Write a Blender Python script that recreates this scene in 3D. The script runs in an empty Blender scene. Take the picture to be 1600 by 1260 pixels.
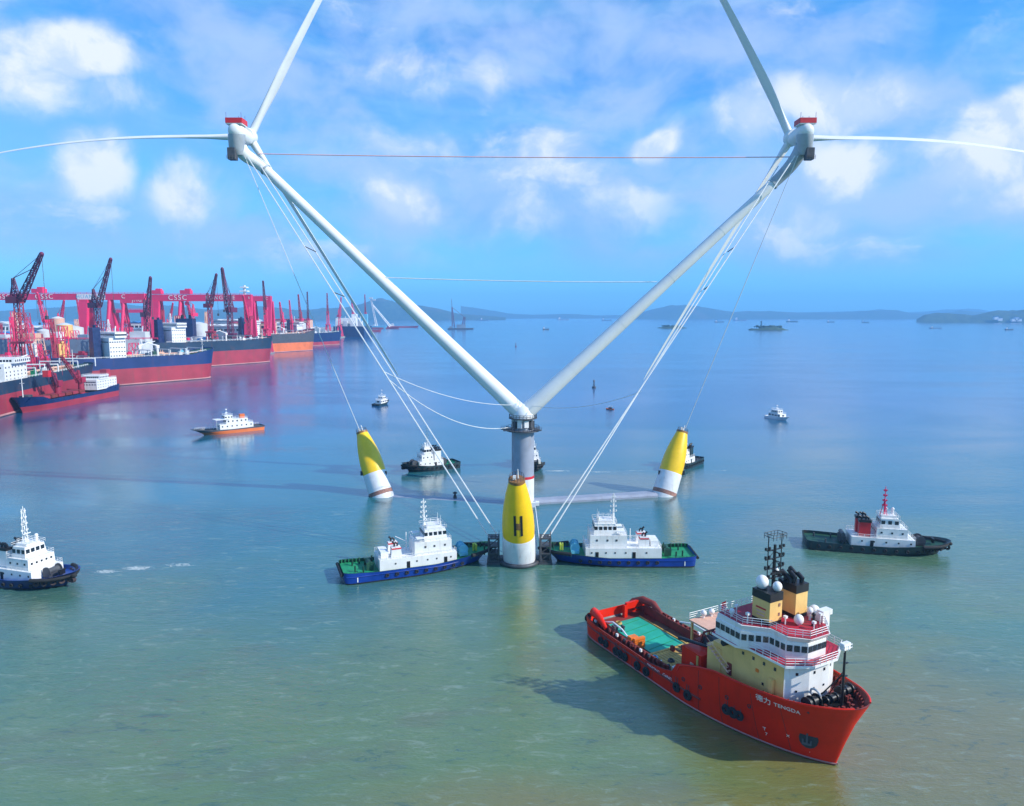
import bpy, bmesh, math, random
from mathutils import Vector, Matrix
import mathutils.noise as mn
random.seed(7)
R = math.radians
SC = bpy.context.scene
COL = SC.collection

# ------------------------------------------------------------------ camera, sky, sun, exposure
H = 66.0; F = 1100.0; PITCH = math.atan(138 / F)
cd = bpy.data.cameras.new('camera'); cam = bpy.data.objects.new('camera', cd); COL.objects.link(cam)
cd.sensor_width = 36; cd.lens = 36 * F / 1600; cd.clip_start = 1; cd.clip_end = 90000
cam.location = (0, 0, H); cam.rotation_euler = (math.pi / 2 - PITCH, 0, 0)
SC.camera = cam

def ray(px, py):                                   # direction of the sight line through a point of the photograph
    a = (px - 800) / F; b = (630 - py) / F
    return Vector((a, math.cos(PITCH) + b * math.sin(PITCH), -math.sin(PITCH) + b * math.cos(PITCH)))
def on_water(px, py, z=0.0):
    r = ray(px, py); t = (z - H) / r.z
    return Vector((r.x * t, r.y * t, z))
def at_depth(px, py, y):
    r = ray(px, py); t = y / r.y
    return Vector((r.x * t, y, H + r.z * t))

SUN_DIR = Vector((1.0, -0.33, 0.73)).normalized()  # from the scene towards the sun
elev = math.asin(SUN_DIR.z)
sd = bpy.data.lights.new('sun', 'SUN'); sun = bpy.data.objects.new('sun', sd); COL.objects.link(sun)
sd.energy = 5.0; sd.angle = R(0.6); sd.color = (1.0, 0.95, 0.87)
sun.rotation_euler = SUN_DIR.to_track_quat('Z', 'Y').to_euler()
sun.location = (300, -50, 300)

SC.view_settings.view_transform = 'Standard'; SC.view_settings.look = 'None'
SC.view_settings.exposure = 0.10; SC.view_settings.gamma = 1; SC.view_settings.use_curve_mapping = False
SC.cycles.max_bounces = 6; SC.cycles.volume_bounces = 1; SC.cycles.transparent_max_bounces = 8
SC.cycles.use_denoising = True
SC.cycles.caustics_reflective = False; SC.cycles.caustics_refractive = False

class NT:                                          # small node helper
    def __init__(s, tree): s.t = tree; tree.nodes.clear()
    def n(s, kind, **kw):
        nd = s.t.nodes.new(kind)
        for k, v in kw.items():
            if k[0] == 'i' and k[1:].isdigit(): s.set(nd.inputs[int(k[1:])], v)
            elif k.startswith('in_'): s.set(nd.inputs[k[3:].replace('_', ' ')], v)
            else: setattr(nd, k, v)
        return nd
    def set(s, sock, v):
        if hasattr(v, 'is_output') or isinstance(v, bpy.types.NodeSocket): s.t.links.new(v, sock)
        else: sock.default_value = v
    def math(s, op, a, b=None, c=None, clamp=False):
        nd = s.n('ShaderNodeMath', operation=op, use_clamp=clamp); s.set(nd.inputs[0], a)
        if b is not None: s.set(nd.inputs[1], b)
        if c is not None: s.set(nd.inputs[2], c)
        return nd.outputs[0]
    def vm(s, op, a, b=None):
        nd = s.n('ShaderNodeVectorMath', operation=op); s.set(nd.inputs[0], a)
        if b is not None: s.set(nd.inputs[1], b)
        return nd.outputs['Value'] if op in ('LENGTH', 'DOT_PRODUCT', 'DISTANCE') else nd.outputs[0]
    def noise(s, vec, scale, detail=3, rough=0.5, dist=0.0):
        nd = s.n('ShaderNodeTexNoise'); s.set(nd.inputs['Vector'], vec)
        nd.inputs['Scale'].default_value = scale; nd.inputs['Detail'].default_value = detail
        nd.inputs['Roughness'].default_value = rough; nd.inputs['Distortion'].default_value = dist
        return nd
    def mr(s, v, a, b, c=0.0, d=1.0, smooth=True):
        nd = s.n('ShaderNodeMapRange', interpolation_type='SMOOTHSTEP' if smooth else 'LINEAR')
        s.set(nd.inputs[0], v)
        for i, x in enumerate((a, b, c, d)): nd.inputs[i + 1].default_value = x
        return nd.outputs[0]
    def mix(s, fac, a, b, blend='MIX'):
        nd = s.n('ShaderNodeMix', data_type='RGBA', blend_type=blend)
        s.set(nd.inputs[0], fac); s.set(nd.inputs[6], a); s.set(nd.inputs[7], b)
        return nd.outputs[2]
def rgba(c): return (c[0], c[1], c[2], 1.0)

# sky with cumulus and thin high cloud
W = bpy.data.worlds.new('World'); SC.world = W; W.use_nodes = True
t = NT(W.node_tree)
sky = t.n('ShaderNodeTexSky', sky_type='NISHITA', sun_disc=False, sun_elevation=elev,
          sun_rotation=math.atan2(SUN_DIR.x, SUN_DIR.y), air_density=1.0, dust_density=0.7, ozone_density=3.0)
skyc = t.mix(1.0, sky.outputs[0], (0.36, 1.05, 1.60, 1), 'MULTIPLY')
hsv = t.n('ShaderNodeHueSaturation'); t.set(hsv.inputs['Color'], skyc); hsv.inputs['Saturation'].default_value = 1.0
skyc = hsv.outputs[0]
dirv = t.n('ShaderNodeTexCoord').outputs['Generated']
warp = t.noise(dirv, 5.0, 4, 0.5); w2 = t.vm('SUBTRACT', warp.outputs['Color'], (0.5, 0.5, 0.5))
wsc = t.n('ShaderNodeVectorMath', operation='SCALE'); t.set(wsc.inputs[0], w2); wsc.inputs['Scale'].default_value = 0.11
dw = t.vm('ADD', dirv, wsc.outputs[0])
fine = t.noise(dw, 13.0, 7, 0.58).outputs['Fac']
clouds = [  # centre px, py, radii px, strength
    (95, 85, 120, 50, 1.0), (20, 120, 110, 75, .8), (140, 150, 110, 70, .55), (135, 255, 62, 58, 1.1), (282, 295, 66, 55, .9),
    (640, 120, 130, 75, .6), (765, 118, 46, 40, .6), (615, 322, 85, 42, .8), (640, 225, 140, 42, .55), (845, 240, 75, 55, .6),
    (825, 335, 90, 60, .6), (1018, 228, 46, 24, 1.2), (985, 305, 100, 60, .6), (1170, 205, 75, 70, .75), (1300, 165, 150, 50, .8),
    (1320, 250, 90, 66, .9), (1290, 335, 80, 46, .55), (1575, 175, 95, 60, 1.1), (1520, 240, 110, 85, .75), (1590, 290, 80, 50, .7), (1200, 20, 230, 22, .35), (80, 390, 160, 40, .25), (470, 330, 120, 50, .25), (560, 400, 200, 50, .3), (1080, 390, 200, 40, .25)]
acc = None
for (px, py, rx, ry, st) in clouds:
    d = ray(px, py).normalized(); k = ray(px, py).length
    v = t.vm('SUBTRACT', dw, tuple(d)); v = t.vm('MULTIPLY', v, (F * k * .72 / rx, F * k * .72 / rx, F * k * .72 / ry))
    l = t.vm('LENGTH', v); b = t.mr(l, 1.15, 0.05, 0.0, st * 1.1)
    acc = b if acc is None else t.math('MAXIMUM', acc, b)
sep = t.n('ShaderNodeSeparateXYZ'); t.set(sep.inputs[0], dirv)
gen = t.noise(t.vm('MULTIPLY', dw, (1, 1, 2.2)), 3.1, 6, 0.6).outputs['Fac']
genm = t.math('MULTIPLY', t.mr(gen, 0.46, 0.66, 0, .62), t.mr(sep.outputs[2], 0.0, 0.10))
acc = t.math('MAXIMUM', acc, genm)
off = t.n('ShaderNodeVectorMath', operation='ADD'); t.set(off.inputs[0], dw); off.inputs[1].default_value = (0.022, -0.004, 0.026)
fine2 = t.noise(off.outputs[0], 13.0, 7, 0.58).outputs['Fac']
relief = t.math('SUBTRACT', fine, fine2)
body = t.math('MULTIPLY', t.mr(t.math('ADD', acc, t.math('MULTIPLY', t.math('SUBTRACT', fine, .5), 1.15)), .14, .92), t.mr(acc, 0, .9, .3, .97), clamp=True)
thin = t.noise(t.vm('MULTIPLY', dw, (1, 1, 5.5)), 4.0, 5, 0.6).outputs['Fac']
thinm = t.math('MULTIPLY', t.mr(thin, 0.42, 0.72, 0, .30), t.mr(sep.outputs[2], 0.06, 0.2, .35, 1))
BGS = 0.14
white = tuple(c / BGS for c in (0.90, 0.95, 1.04)); lav = tuple(c / BGS for c in (0.42, 0.62, 1.02))
shade = t.math('ADD', t.math('MULTIPLY', t.mr(acc, .1, .85), .75), t.math('MULTIPLY', t.mr(relief, -.10, .12, -.35, .45, False), 1.0), clamp=True)
cl = t.mix(shade, rgba(lav), rgba(white))
# pale violet bank of far cloud low over the horizon
bank = t.math('MULTIPLY', t.mr(sep.outputs[2], 0.015, 0.10), t.mr(sep.outputs[2], 0.34, 0.12))
bank = t.math('MULTIPLY', bank, t.mr(t.noise(t.vm('MULTIPLY', dw, (1, 1, 3)), 3.0, 4, .5).outputs['Fac'], .3, .62, .15, .75))
c1 = t.mix(bank, skyc, rgba(tuple(c / BGS for c in (0.30, 0.50, 1.0))))
c1 = t.mix(thinm, c1, rgba(tuple(c / BGS for c in (0.36, 0.74, 1.02))))
c2 = t.mix(body, c1, cl)
veil = t.noise(t.vm('MULTIPLY', dw, (1, 1, 1.7)), 4.2, 6, 0.55).outputs['Fac']
veilm = t.math('MULTIPLY', t.mr(veil, 0.40, 0.62, 0, .72), t.math('MULTIPLY', t.mr(sep.outputs[2], 0.03, 0.13), t.mr(sep.outputs[2], 0.60, 0.30, .4, 1)))
c1 = t.mix(veilm, c1, rgba(tuple(c / BGS for c in (0.50, 0.66, 1.03))))
c2 = t.mix(body, c1, cl)
bg = t.n('ShaderNodeBackground'); t.set(bg.inputs[0], c2); bg.inputs[1].default_value = BGS
wo = t.n('ShaderNodeOutputWorld'); t.t.links.new(bg.outputs[0], wo.inputs[0])

# ------------------------------------------------------------------ materials
MATS = {}
def paint(name, col, rough=0.45, var=0.12, rust=0.0, scale=0.6, metal=0.0, spec=0.5, streak=False, rustcol=(0.16, 0.06, 0.03)):
    if name in MATS: return MATS[name]
    m = bpy.data.materials.new(name); m.use_nodes = True; t = NT(m.node_tree)
    co = t.n('ShaderNodeTexCoord').outputs['Object']
    n1 = t.noise(co, scale, 5, 0.6).outputs['Fac']
    dark = tuple(c * (1 - var * 1.6) for c in col); light = tuple(min(1, c * (1 + var * .8)) for c in col)
    c = t.mix(t.mr(n1, .3, .7), rgba(dark), rgba(light))
    if rust > 0:
        v = t.vm('MULTIPLY', co, (1.3, 1.3, 0.16) if streak else (1, 1, 1))
        n2 = t.noise(v, scale * 2.3, 6, 0.65).outputs['Fac']
        c = t.mix(t.math('MULTIPLY', t.mr(n2, .52, .74), rust), c, rgba(rustcol))
    b = t.n('ShaderNodeBsdfPrincipled'); t.set(b.inputs['Base Color'], c)
    t.set(b.inputs['Roughness'], t.mr(n1, .2, .8, max(.05, rough - .12), min(1, rough + .12)))
    b.inputs['Metallic'].default_value = metal; b.inputs['Specular IOR Level'].default_value = spec
    o = t.n('ShaderNodeOutputMaterial'); t.t.links.new(b.outputs[0], o.inputs[0])
    MATS[name] = m; return m
M = dict(
    white=paint('white paint', (.82, .81, .79), .4, .05, .42, .35, streak=True, rustcol=(.42, .32, .24)),
    turbine=paint('turbine white coat', (.78, .79, .78), .38, .03, .10, .12, rustcol=(.55, .55, .52)),
    greycoat=paint('grey coated steel', (.40, .44, .48), .45, .08, .2, .3),
    colcoat=paint('weathered column coat', (.30, .33, .40), .5, .08, .5, .3, streak=True, rustcol=(.22, .15, .12)),
    yellow=paint('safety yellow', (.92, .56, .004), .38, .05, .12, .4, streak=True, rustcol=(.5, .33, .02)),
    floatwhite=paint('float white', (.72, .72, .72), .5, .06, .45, .35, streak=True, rustcol=(.42, .30, .25)),
    rustpatch=paint('rusty bare steel', (.34, .17, .13), .75, .3, .6, .8),
    shipred=paint('vessel orange red', (.74, .018, .002), .38, .10, .30, .16, spec=.25, streak=True, rustcol=(.40, .02, .008)),
    darkred=paint('deck oxide red', (.22, .030, .022), .7, .22, .4, .6),
    brightred=paint('bright red', (.62, .02, .03), .45, .1),
    pinkred=paint('gantry red', (.78, .022, .12), .5, .08, .1, .05),
    craner=paint('crane oxide red', (.38, .018, .055), .6, .18, .2, .1),
    craned=paint('crane dark maroon', (.15, .018, .065), .6, .2, .2, .1),
    cream=paint('cream paint', (.84, .53, .18), .45, .06, .3, .4, streak=True, rustcol=(.50, .30, .10)),
    black=paint('black paint', (.014, .014, .016), .4, .2, .1),
    rubber=paint('black rubber', (.020, .020, .022), .85, .3),
    tyre=paint('scuffed tyre', (.07, .045, .045), .85, .3),
    glass=paint('dark window glass', (.012, .018, .028), .08, .1, spec=.8),
    navy=paint('navy hull paint', (.008, .022, .10), .35, .15, .2, .25, streak=True),
    blue=paint('royal blue hull', (.004, .040, .27), .35, .12, .25, .25, streak=True, rustcol=(.03, .03, .06)),
    greenhull=paint('dark green hull', (.008, .030, .036), .45, .2, .3, .3, streak=True),
    green=paint('deck green', (.012, .27, .11), .6, .15, .25, .5),
    tealtarp=paint('turquoise deck mat', (.02, .40, .27), .6, .12, .35, .25, rustcol=(.01, .25, .2)),
    greendark=paint('dark green gear', (.012, .07, .04), .6, .3),
    hullred=paint('antifouling red', (.36, .030, .050), .6, .16, .55, .05, streak=True, rustcol=(.20, .05, .05)),
    orange=paint('orange hull', (.75, .17, .04), .5, .12, .3, .05),
    tankerblue=paint('tanker blue', (.006, .030, .14), .5, .15, .25, .04, streak=True),
    tankerdark=paint('tanker dark teal', (.010, .035, .075), .55, .2, .3, .04),
    woodyel=paint('ochre deck planks', (.60, .38, .10), .7, .2, .3, .5),
    brown=paint('worn brown deck', (.20, .085, .045), .75, .25, .4, .4),
    salmon=paint('salmon deck', (.72, .42, .30), .6, .08, .3, .6, rustcol=(.55, .25, .15)),
    metal=paint('dark steel', (.07, .075, .085), .5, .2, .3, .5),
    cable=paint('pale cable', (.70, .72, .72), .5, .05),
    pinkcable=paint('orange cable', (.75, .42, .38), .5, .05),
    cyan=paint('light blue gear', (.16, .50, .68), .5, .1),
    yellowgreen=paint('yellow gear', (.52, .60, .06), .5, .1),
    shedblue=paint('shed blue roof', (.03, .17, .45), .55, .15, .1, .03),
    shedwhite=paint('shed white wall', (.62, .64, .66), .6, .1, .2, .04),
    greysteel=paint('grey hull block', (.20, .27, .36), .6, .12, .25, .04),
    orangepart=paint('bright orange', (.85, .20, .02), .45, .08),
    concrete=paint('quay concrete', (.33, .32, .30), .85, .15, .2, .03),
    roofred=paint('roof deck red', (.42, .012, .035), .55, .12, .3, .3, rustcol=(.25, .03, .03)),
    copper=paint('bronze plate', (.30, .14, .04), .5, .2),
)
def hill_mat():
    m = bpy.data.materials.new('wooded hillside'); m.use_nodes = True; t = NT(m.node_tree)
    co = t.n('ShaderNodeTexCoord').outputs['Object']
    n = t.noise(co, .02, 6, .7).outputs['Fac']; n2 = t.noise(co, .003, 4, .6).outputs['Fac']
    c = t.mix(t.mr(n, .35, .65), (.018, .045, .022, 1), (.05, .085, .035, 1))
    c = t.mix(t.mr(n2, .55, .7, 0, .5), c, (.12, .10, .07, 1))
    b = t.n('ShaderNodeBsdfPrincipled'); t.set(b.inputs['Base Color'], c); b.inputs['Roughness'].default_value = .95
    o = t.n('ShaderNodeOutputMaterial'); t.t.links.new(b.outputs[0], o.inputs[0]); return m
M['hill'] = hill_mat()
M['scum'] = paint('waterline scum', (.42, .20, .19), .8, .3, .05, .02)

# ------------------------------------------------------------------ mesh helpers
class MB:
    def __init__(s): s.v = []; s.f = []; s.mi = []; s.sm = []; s.m = 0
    def add(s, vs, fs, smooth=False):
        o = len(s.v); s.v += [tuple(v) for v in vs]
        for f in fs: s.f.append(tuple(i + o for i in f)); s.mi.append(s.m); s.sm.append(smooth)
        return s
    def box(s, c, d, rz=0.0, m=None):
        hx, hy, hz = d[0] / 2, d[1] / 2, d[2] / 2; vs = []
        ca, sa = math.cos(rz), math.sin(rz)
        for z in (-hz, hz):
            for x, y in ((-hx, -hy), (hx, -hy), (hx, hy), (-hx, hy)):
                vs.append((c[0] + x * ca - y * sa, c[1] + x * sa + y * ca, c[2] + z))
        return s.add(vs, [(3, 2, 1, 0), (4, 5, 6, 7), (0, 1, 5, 4), (1, 2, 6, 5), (2, 3, 7, 6), (3, 0, 4, 7)])
    def box2(s, x0, x1, y0, y1, z0, z1): return s.box(((x0 + x1) / 2, (y0 + y1) / 2, (z0 + z1) / 2), (x1 - x0, y1 - y0, z1 - z0))
    def prism(s, poly, z0, z1, top=None):
        n = len(poly); top = top or poly
        zz0 = z0 if callable(z0) else (lambda x: z0); zz1 = z1 if callable(z1) else (lambda x: z1)
        vs = [(x, y, zz0(x)) for x, y in poly] + [(x, y, zz1(x)) for x, y in top]
        return s.add(vs, [tuple(range(n))[::-1], tuple(range(n, 2 * n))] + [(i, (i + 1) % n, n + (i + 1) % n, n + i) for i in range(n)])
    def ring(s, p, axis, r, n, sx=1.0):
        a = Vector(axis).normalized(); u = a.orthogonal().normalized() if abs(a.z) < .95 else Vector((1, 0, 0))
        if abs(a.z) < .95: u = a.cross(Vector((0, 0, 1))).normalized()
        w = a.cross(u)
        return [Vector(p) + u * (r * sx * math.cos(2 * math.pi * i / n)) + w * (r * math.sin(2 * math.pi * i / n)) for i in range(n)]
    def path(s, pts, rs, n=8, caps=True, smooth=True, sx=1.0):
        pts = [Vector(p) for p in pts]; k = len(pts)
        if not hasattr(rs, '__len__'): rs = [rs] * k
        vs = []
        for i, p in enumerate(pts):
            ax = pts[min(i + 1, k - 1)] - pts[max(i - 1, 0)]
            vs += s.ring(p, ax, rs[i], n, sx)
        fs = [(i * n + j, i * n + (j + 1) % n, (i + 1) * n + (j + 1) % n, (i + 1) * n + j) for i in range(k - 1) for j in range(n)]
        s.add(vs, fs, smooth and n > 4)
        if caps:
            s.add(vs[:n], [tuple(range(n))[::-1]]); s.add(vs[-n:], [tuple(range(n))])
        return s
    def tube(s, a, b, r0, r1=None, n=6): return s.path([a, b], [r0, r0 if r1 is None else r1], n)
    def sphere(s, c, r, n=12, k=8, sz=1.0):
        vs = []; fs = []
        for i in range(k + 1):
            th = math.pi * i / k
            for j in range(n):
                ph = 2 * math.pi * j / n
                vs.append((c[0] + r * math.sin(th) * math.cos(ph), c[1] + r * math.sin(th) * math.sin(ph), c[2] + r * sz * math.cos(th)))
        for i in range(k):
            for j in range(n): fs.append((i * n + j, (i + 1) * n + j, (i + 1) * n + (j + 1) % n, i * n + (j + 1) % n))
        return s.add(vs, fs, True)
    def torus(s, c, ax, r, rr, n=12, k=6):
        ax = Vector(ax).normalized(); u = ax.orthogonal().normalized(); w = ax.cross(u); vs = []; fs = []
        for i in range(n):
            a = 2 * math.pi * i / n; d = u * math.cos(a) + w * math.sin(a)
            for j in range(k):
                b = 2 * math.pi * j / k; vs.append(Vector(c) + d * (r + rr * math.cos(b)) + ax * (rr * math.sin(b)))
        for i in range(n):
            for j in range(k): fs.append((i * k + j, ((i + 1) % n) * k + j, ((i + 1) % n) * k + (j + 1) % k, i * k + (j + 1) % k))
        return s.add(vs, fs, True)
    def rail(s, pts, h=1.05, r=.045, step=1.8, bars=2, closed=False):
        pts = [Vector(p) for p in pts]
        if closed: pts.append(pts[0])
        for a, b in zip(pts, pts[1:]):
            L = (b - a).length; k = max(1, round(L / step))
            for i in range(k + 1):
                p = a.lerp(b, i / k); s.tube(p, p + Vector((0, 0, h)), r, n=4)
            for q in range(bars):
                o = Vector((0, 0, h * (q + 1) / bars)); s.tube(a + o, b + o, r * .9, n=4)
        return s
    def lattice(s, a, b, w0, w1, r=.3, bays=8, rd=None, up=(0, 0, 1)):     # square lattice boom or leg
        a = Vector(a); b = Vector(b); ax = (b - a).normalized()
        u = ax.cross(Vector(up)); u = u.normalized() if u.length > .05 else Vector((1, 0, 0)); w = ax.cross(u).normalized(); rd = rd or r * .6
        def P(t, i):
            wd = (w0 + (w1 - w0) * t) / 2; su, sw = ((-1, -1), (1, -1), (1, 1), (-1, 1))[i % 4]
            return a.lerp(b, t) + u * su * wd + w * sw * wd
        for i in range(4): s.tube(P(0, i), P(1, i), r, n=4)
        for k in range(bays):
            t0 = k / bays; t1 = (k + 1) / bays
            for i in range(4):
                s.tube(P(t0, i + (k % 2)), P(t1, i + 1 - (k % 2)), rd, n=3)
                s.tube(P(t1, i), P(t1, i + 1), rd, n=3)
        return s
    def mesh(s, name, mats):
        me = bpy.data.meshes.new(name); me.from_pydata(s.v, [], s.f)
        for m in (mats if isinstance(mats, (list, tuple)) else [mats]): me.materials.append(m)
        me.polygons.foreach_set('material_index', s.mi); me.polygons.foreach_set('use_smooth', s.sm)
        bm = bmesh.new(); bm.from_mesh(me)
        bmesh.ops.remove_doubles(bm, verts=bm.verts, dist=1e-4) if any(s.sm) and len(s.v) < 20000 else None
        bmesh.ops.recalc_face_normals(bm, faces=bm.faces); bm.to_mesh(me); bm.free()
        if any(s.sm):
            try: me.set_sharp_from_angle(angle=R(50))
            except Exception: pass
        return me
    def build(s, name, mats, parent=None, **kw):
        o = bpy.data.objects.new(name, s.mesh(name, mats)); COL.objects.link(o); o.parent = parent
        for k, v in kw.items(): o[k] = v
        return o

def thing(name, label, cat, loc=(0, 0, 0), rz=0.0, group=None):
    o = bpy.data.objects.new(name, None); COL.objects.link(o); o.location = loc; o.rotation_euler = (0, 0, rz)
    o.empty_display_size = 1; o['label'] = label; o['category'] = cat
    if group: o['group'] = group
    return o
def tag(o, label, cat, group=None):
    o['label'] = label; o['category'] = cat
    if group: o['group'] = group
    return o
_bc = {}
def piece(name, loc, dim, mat, parent, rz=0.0):       # a small box part that shares its mesh with alike parts
    key = (name, tuple(round(d, 3) for d in dim), mat.name)
    if key not in _bc: _bc[key] = MB().box((0, 0, 0), dim).mesh(name, mat)
    o = bpy.data.objects.new(name, _bc[key]); COL.objects.link(o); o.parent = parent
    o.location = loc; o.rotation_euler = (0, 0, rz); return o
def win_row(parent, a, b, z, w, h, n, mat=None, name='window', th=.12, frame=False):   # n windows let into the wall a-b
    mat = mat or M['glass']; a = Vector(a); b = Vector(b); rz = math.atan2(b.y - a.y, b.x - a.x)
    for i in range(n):
        p = a.lerp(b, (i + .5) / n); piece(name, (p.x, p.y, z), (w, th, h), mat, parent, rz)
def lettering(text, parent, loc, rot, size, mat, ext=.02, name='lettering', spacing=1.0):
    c = bpy.data.curves.new(name, 'FONT'); c.body = text; c.size = size; c.extrude = ext; c.align_x = 'CENTER'; c.align_y = 'CENTER'
    c.space_character = spacing; c.resolution_u = 3
    tmp = bpy.data.objects.new('tmp', c); COL.objects.link(tmp)
    me = bpy.data.meshes.new_from_object(tmp); bpy.data.objects.remove(tmp)
    me.materials.clear(); me.materials.append(mat)
    o = bpy.data.objects.new(name, me); COL.objects.link(o); o.parent = parent; o.location = loc; o.rotation_euler = rot
    return o
def interp(tab, u):
    if u <= tab[0][0]: return tab[0][1]
    for (a, b), (c, d) in zip(tab, tab[1:]):
        if u <= c: return b + (d - b) * (u - a) / (c - a)
    return tab[-1][1]

class Hull:
    """x forward, z up from the waterline; ztop = table of (x, height of the rail)"""
    def __init__(s, L, B, ztop, rake=3.0, srake=.5, stern=.86, sround=.08, p_top=2.6, p_low=1.7, ub=(.50, .64), depth=1.6):
        s.L, s.B, s.zt, s.rake, s.srake, s.stern, s.sround = L, B, ztop, rake, srake, stern, sround
        s.p0, s.p1, s.ub, s.depth = p_low, p_top, ub, depth; s.zm = max(z for _, z in ztop)
    def w(s, z): return max(0.0, min(1.0, z / s.zm))
    def x(s, u, z):
        w = s.w(z); x0 = -s.L / 2 + s.srake * (1 - w); x1 = s.L / 2 - s.rake * (1 - w) ** .8; return x0 + (x1 - x0) * u
    def hb(s, u, z):
        w = s.w(z); ub = s.ub[0] + (s.ub[1] - s.ub[0]) * w; p = s.p0 + (s.p1 - s.p0) * w; b = s.B / 2
        if u > ub: b *= max(0.0, 1 - ((u - ub) / (1 - ub)) ** p) ** (.78 - .2 * w)
        if u < s.sround: q = (s.sround - u) / s.sround; b *= s.stern + (1 - s.stern) * math.sqrt(max(0, 1 - q * q))
        return b
    def top(s, x): return interp(s.zt, x)
    def side(s, x, z):                                # half breadth at local x
        w = s.w(z); x0 = -s.L / 2 + s.srake * (1 - w); x1 = s.L / 2 - s.rake * (1 - w) ** .8
        return s.hb(max(0, min(1, (x - x0) / (x1 - x0))), z)
    def us(s, n=44):
        r = [i / n for i in range(n)]; r += [1 - .5 / n, 1 - .15 / n, 1.0]
        return sorted(set(r + [s.sround * .12, s.sround * .35]))
    def shell(s, parent, mats, zb, name='hull', bul=.9, deckmat=None, deckz=None, capmat=None, n=44):
        us = s.us(n); b = MB(); nu = len(us); nl = 5
        bands = [-s.depth] + zb                       # boundaries between the paint bands
        ztu = [s.top(s.x(u, s.zm)) for u in us]
        rows = []                                     # list of (u-index -> point) per level
        lv = []
        for k in range(len(bands)):
            a = bands[k]; nxt = bands[k + 1] if k + 1 < len(bands) else None
            m = 3
            for j in range(m): lv.append((k, j / m, a, nxt))
        lv.append((len(bands) - 1, 1.0, bands[-1], None))
        for sgn in (1, -1):
            grid = []
            for (k, f, a, nx) in lv:
                row = []
                for i, u in enumerate(us):
                    zt = ztu[i]; lo = min(a, zt - .02); hi = zt if nx is None else min(nx, zt - .01); z = lo + (hi - lo) * f
                    row.append((s.x(u, z), sgn * s.hb(u, z), z))
                grid.append(row)
            vs = [p for r in grid for p in r]
            for r in range(len(grid) - 1):
                b.m = min(lv[r][0], len(mats) - 1)
                b.add([p for p in grid[r]] + [p for p in grid[r + 1]], [(i, i + 1, nu + i + 1, nu + i) for i in range(nu - 1)], True)
            rows.append(grid)
        for r in range(len(rows[0]) - 1):             # transom
            b.m = min(lv[r][0], len(mats) - 1)
            b.add([rows[0][r][0], rows[1][r][0], rows[1][r + 1][0], rows[0][r + 1][0]], [(0, 1, 2, 3)])
        hull = b.build(name, mats, parent)
        # bulwark: inner skin with a cap rail, then the deck inside it
        th = .22 * max(1, s.B / 16)
        dz = deckz or (lambda x: s.top(x) - bul)
        b = MB(); d = MB(); dvs = []
        for sgn in (1, -1):
            o = []; inn = []; low = []
            for i, u in enumerate(us):
                x = s.x(u, ztu[i]); y = s.hb(u, ztu[i]); z = ztu[i]
                xi = max(-s.L / 2 + th, min(x, s.L / 2 - th * 1.6)); yi = max(0, y - th)
                zd = min(dz(x), z - .05); yd = max(0.0, s.side(xi, zd) - th); xl = min(xi, s.x(1, zd) - th * 2)
                o.append((x, sgn * y, z + .03)); inn.append((xi, sgn * yi, z + .03)); low.append((xl, sgn * min(yi, yd, max(0, s.side(xl, zd) - th)), zd))
            b.add(o + inn, [(i, i + 1, nu + i + 1, nu + i) for i in range(nu - 1)])
            b.add(inn + low, [(i, i + 1, nu + i + 1, nu + i) for i in range(nu - 1)])
            dvs.append(low)
        b.add([rows[0][-1][0], rows[1][-1][0], dvs[1][0], dvs[0][0]], [(0, 1, 2, 3)])
        b.build('bulwark', capmat or mats[-1], parent)
        d.add(dvs[0] + dvs[1], [(i, i + 1, nu + i + 1, nu + i) for i in range(nu - 1)])
        d.build('deck', deckmat or M['darkred'], parent)
        return hull

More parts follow.
